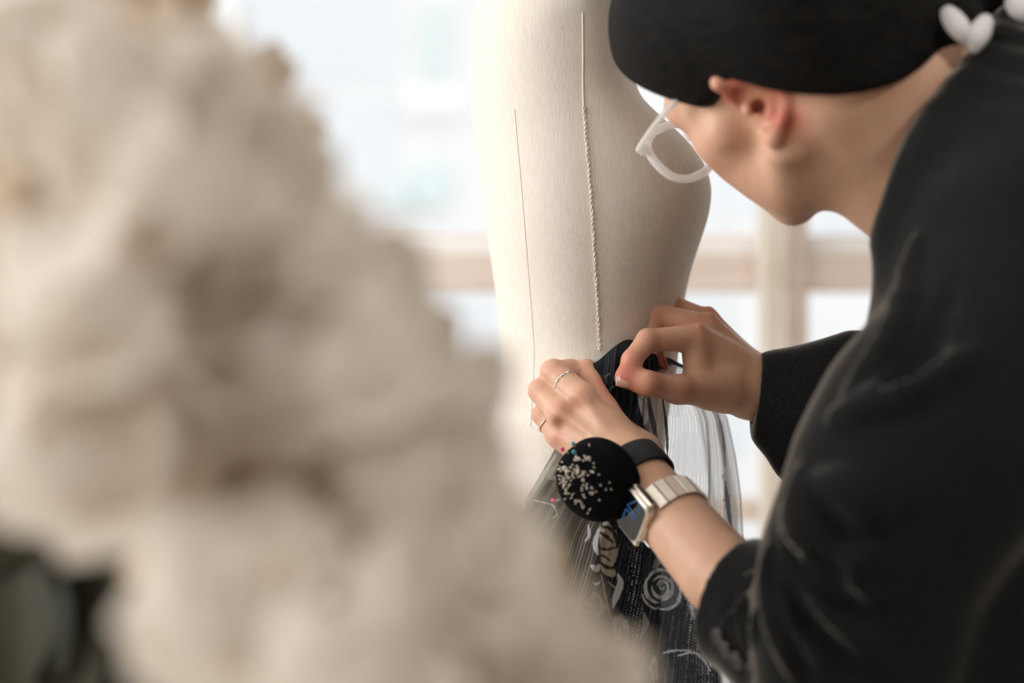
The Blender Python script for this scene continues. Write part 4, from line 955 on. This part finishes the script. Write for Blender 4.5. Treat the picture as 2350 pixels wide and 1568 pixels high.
lcen = wa + nv_ * -.001; r0 = .0300
bm = bmesh.new()
for k_ in range(16):
    an = math.radians(45 + k_ * 17.05); rad_ = r0 * (1.0 + .03 * math.cos(2 * an))
    dirv = nv_ * math.cos(an) - tv_ * math.sin(an); tang = -nv_ * math.sin(an) - tv_ * math.cos(an)
    Rm = Matrix(np.stack([axa, tang, dirv], 1).tolist()); wl = .0238 - .003 * min(1, k_ / 6)
    bm = bmesh.new(); add_box(bm, lcen + dirv * (rad_ + .0014), (wl, .0083, .0024), .0005, Rm); lk = link('band_link', from_bm('band_link', bm), M['champagne'], watch, False)
    an += math.radians(8.5); dirv = nv_ * math.cos(an) - tv_ * math.sin(an); tang = -nv_ * math.sin(an) - tv_ * math.cos(an); Rm = Matrix(np.stack([axa, tang, dirv], 1).tolist())
    bm = bmesh.new(); add_box(bm, lcen + dirv * (rad_ + .0009), (wl * .96, .0030, .0016), 0, Rm); link('link_hinge', from_bm('link_hinge', bm), M['gap'], lk, False)

# ------------------------------------------------------------------ cream flowering shrub close to the lens, out of focus
shrub = empty('flowering_shrub', (-.17, .66, 0)); tag(shrub, 'blurred cream flowering shrub in a clay pot close in front of the lens', 'shrub')
def petal_grid(V_, F_, M3, org, L, Wd, cup, ruf, nn=4):
    st = len(V_)
    for j in range(nn + 1):
        v = j / nn; w_ = Wd * (math.sin(math.pi * (.12 + .78 * v)) ** .7)
        for i in range(nn + 1):
            u = i / nn * 2 - 1; p = Vector((u * w_, v * L, cup * (u * u * .6 + v * v) * L + ruf * math.sin(5 * u + 7 * v) * v)); V_.append(org + M3 @ p)
    for j in range(nn):
        for i in range(nn): a = st + j * (nn + 1) + i; F_.append((a, a + 1, a + nn + 2, a + nn + 1))
def flower_mesh(seed, n=11):
    rr = random.Random(seed); V_ = []; F_ = []
    for k_ in range(n):
        z = 1 - 1.55 * (k_ + .5) / n; ph = k_ * 2.39996 + rr.uniform(-.2, .2); s_ = math.sqrt(max(0, 1 - z * z))
        d = Vector((s_ * math.cos(ph), s_ * math.sin(ph), z)); up = Vector((0, 0, 1)); side = up.cross(d)
        side = side.normalized() if side.length > .05 else Vector((math.cos(ph), math.sin(ph), 0))
        fw = side.cross(d).normalized() * -1; fwd = (fw * -.75 + d * (.75 + .35 * z)).normalized(); nr = side.cross(fwd).normalized()
        if nr.dot(d) > 0: nr = -nr
        M3 = Matrix((side, fwd, nr)).transposed()
        petal_grid(V_, F_, M3, d * (.34 + .12 * rr.random()), rr.uniform(.95, 1.1), rr.uniform(.70, .85), -.40, .015)
    st = len(V_)
    for j in range(9):
        for i in range(14): a_ = math.pi * (j + .5) / 9; b_ = i * math.pi / 7; V_.append(Vector((1.04 * math.sin(a_) * math.cos(b_), 1.04 * math.sin(a_) * math.sin(b_), 1.04 * math.cos(a_))))
    for j in range(8):
        for i in range(14): a = st + j * 14; F_.append((a + i, a + 14 + i, a + 14 + (i + 1) % 14, a + (i + 1) % 14))
    # calyx
    st = len(V_)
    for j, (r_, z_) in enumerate(((.02, -1.05), (.16, -.85), (.38, -.55), (.42, -.25))):
        for i in range(10): V_.append(Vector((r_ * math.cos(i * .6283), r_ * math.sin(i * .6283), z_)))
    for j in range(3):
        for i in range(10): a = st + j * 10; F_.append((a + i, a + (i + 1) % 10, a + 10 + (i + 1) % 10, a + 10 + i))
    return mesh_np('flower_head', V_, F_)
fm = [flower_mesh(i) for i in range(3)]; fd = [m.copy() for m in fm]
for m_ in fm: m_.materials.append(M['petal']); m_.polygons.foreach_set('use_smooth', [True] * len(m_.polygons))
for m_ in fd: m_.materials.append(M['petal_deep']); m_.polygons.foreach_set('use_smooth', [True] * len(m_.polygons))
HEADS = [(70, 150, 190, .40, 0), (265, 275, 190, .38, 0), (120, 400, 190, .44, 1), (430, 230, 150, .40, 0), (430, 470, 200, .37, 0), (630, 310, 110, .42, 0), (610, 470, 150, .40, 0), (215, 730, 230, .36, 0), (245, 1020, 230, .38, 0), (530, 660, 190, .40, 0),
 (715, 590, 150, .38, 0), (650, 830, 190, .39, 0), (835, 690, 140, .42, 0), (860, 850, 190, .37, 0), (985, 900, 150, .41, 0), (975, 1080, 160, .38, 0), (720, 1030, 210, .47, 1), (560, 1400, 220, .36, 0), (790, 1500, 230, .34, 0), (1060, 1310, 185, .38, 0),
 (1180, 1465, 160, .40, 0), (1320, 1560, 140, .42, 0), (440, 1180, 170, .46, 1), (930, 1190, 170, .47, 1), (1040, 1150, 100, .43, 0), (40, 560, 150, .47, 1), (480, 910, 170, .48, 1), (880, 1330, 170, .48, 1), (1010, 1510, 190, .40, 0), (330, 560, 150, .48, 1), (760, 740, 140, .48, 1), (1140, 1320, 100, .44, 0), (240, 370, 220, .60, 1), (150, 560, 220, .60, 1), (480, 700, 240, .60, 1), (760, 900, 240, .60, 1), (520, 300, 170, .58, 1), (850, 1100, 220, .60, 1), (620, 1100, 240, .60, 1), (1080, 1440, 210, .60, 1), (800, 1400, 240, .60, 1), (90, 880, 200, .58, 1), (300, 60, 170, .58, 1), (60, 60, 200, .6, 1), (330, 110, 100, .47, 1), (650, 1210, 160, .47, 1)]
bl_, tl_ = [], []
trunk_top = np.array([-.17, .74, .78])
for i, (px, py, rp, d, dp) in enumerate(HEADS):
    d = d * 1.0 + .17
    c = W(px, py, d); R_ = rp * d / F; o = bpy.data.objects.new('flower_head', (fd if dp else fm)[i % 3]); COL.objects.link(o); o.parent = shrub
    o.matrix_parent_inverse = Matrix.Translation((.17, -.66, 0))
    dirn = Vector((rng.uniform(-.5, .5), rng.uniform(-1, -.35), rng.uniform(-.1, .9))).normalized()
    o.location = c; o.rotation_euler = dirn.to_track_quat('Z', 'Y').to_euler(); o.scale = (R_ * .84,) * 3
    b0 = c - np.array(dirn) * R_ * .9; mid = (b0 + trunk_top) / 2 + np.array([0, .05, -.02])
    tubes('branch', [catmull([b0, b0 - np.array(dirn) * .015 + [0, .015, -.012], mid, trunk_top + rng.normal(0, .006, 3)], 5)], .0017, M['bark'], shrub, False, 6)
tubes('trunk', [catmull([(-.17, .74, .24), (-.175, .735, .45), (-.165, .745, .62), tuple(trunk_top + [0, 0, .01])], 6)], .012, M['bark'], shrub, False, 12)
V_, F_ = [], []
for j in range(9):
    v = j / 8
    for i in range(5): u = i / 4 * 2 - 1; w_ = .30 * math.sin(math.pi * min(1, .04 + .96 * v)) ** .8; V_.append((u * w_, v, .10 * abs(u) * w_ * 3 - .35 * v * v))
for j in range(8):
    for i in range(4): a = j * 5 + i; F_.append((a, a + 1, a + 6, a + 5))
leaf_me = mesh_np('leaf', V_, F_); leaf_me.materials.append(M['leaf']); leaf_me.polygons.foreach_set('use_smooth', [True] * len(leaf_me.polygons))
def leaf(px, py, d, L, ang, tilt):
    o = bpy.data.objects.new('leaf', leaf_me); COL.objects.link(o); o.parent = shrub; o.matrix_parent_inverse = Matrix.Translation((.17, -.66, 0))
    o.location = W(px, py, d); o.scale = (L, L, L); o.rotation_euler = (Matrix.Rotation(ang, 3, 'Y') @ Matrix.Rotation(math.pi / 2 + tilt, 3, 'X')).to_euler()
for i in range(64):
    px = rng.uniform(-160, 300); py = rng.uniform(1020, 1750); d = rng.uniform(.80, 1.0)
    if px > 120 + (py - 1000) * .45: px -= 160
    leaf(px, py, d, rng.uniform(.08, .125), rng.uniform(-1.3, 1.3), rng.uniform(-.5, .5))
for (px, py) in ((-40, 640), (10, 780), (-60, 900), (-30, 1000), (230, 60), (190, 90), (300, 40), (-80, 500)): leaf(px, py, .78, .065, rng.uniform(-1.3, 1.3), rng.uniform(-.4, .4))
bm = bmesh.new(); pr_ = [(.085, 0), (.10, .02), (.13, .24), (.14, .245), (.14, .275), (.125, .275), (.118, .23)]; prev = None
for r_, z_ in pr_:
    rg = [bm.verts.new((-.17 + r_ * math.cos(a), .74 + r_ * math.sin(a), z_)) for a in [2 * math.pi * i / 36 for i in range(36)]]
    if prev: [bm.faces.new((prev[i], prev[(i + 1) % 36], rg[(i + 1) % 36], rg[i])) for i in range(36)]
    else: bm.faces.new(rg[::-1])
    prev = rg
link('pot', from_bm('pot', bm), M['terracotta'], shrub, False)
bm = bmesh.new(); add_tube(bm, [(-.17, .74, .20), (-.17, .74, .252)], .121, 36); link('soil', from_bm('soil', bm), M['soil'], shrub, False)
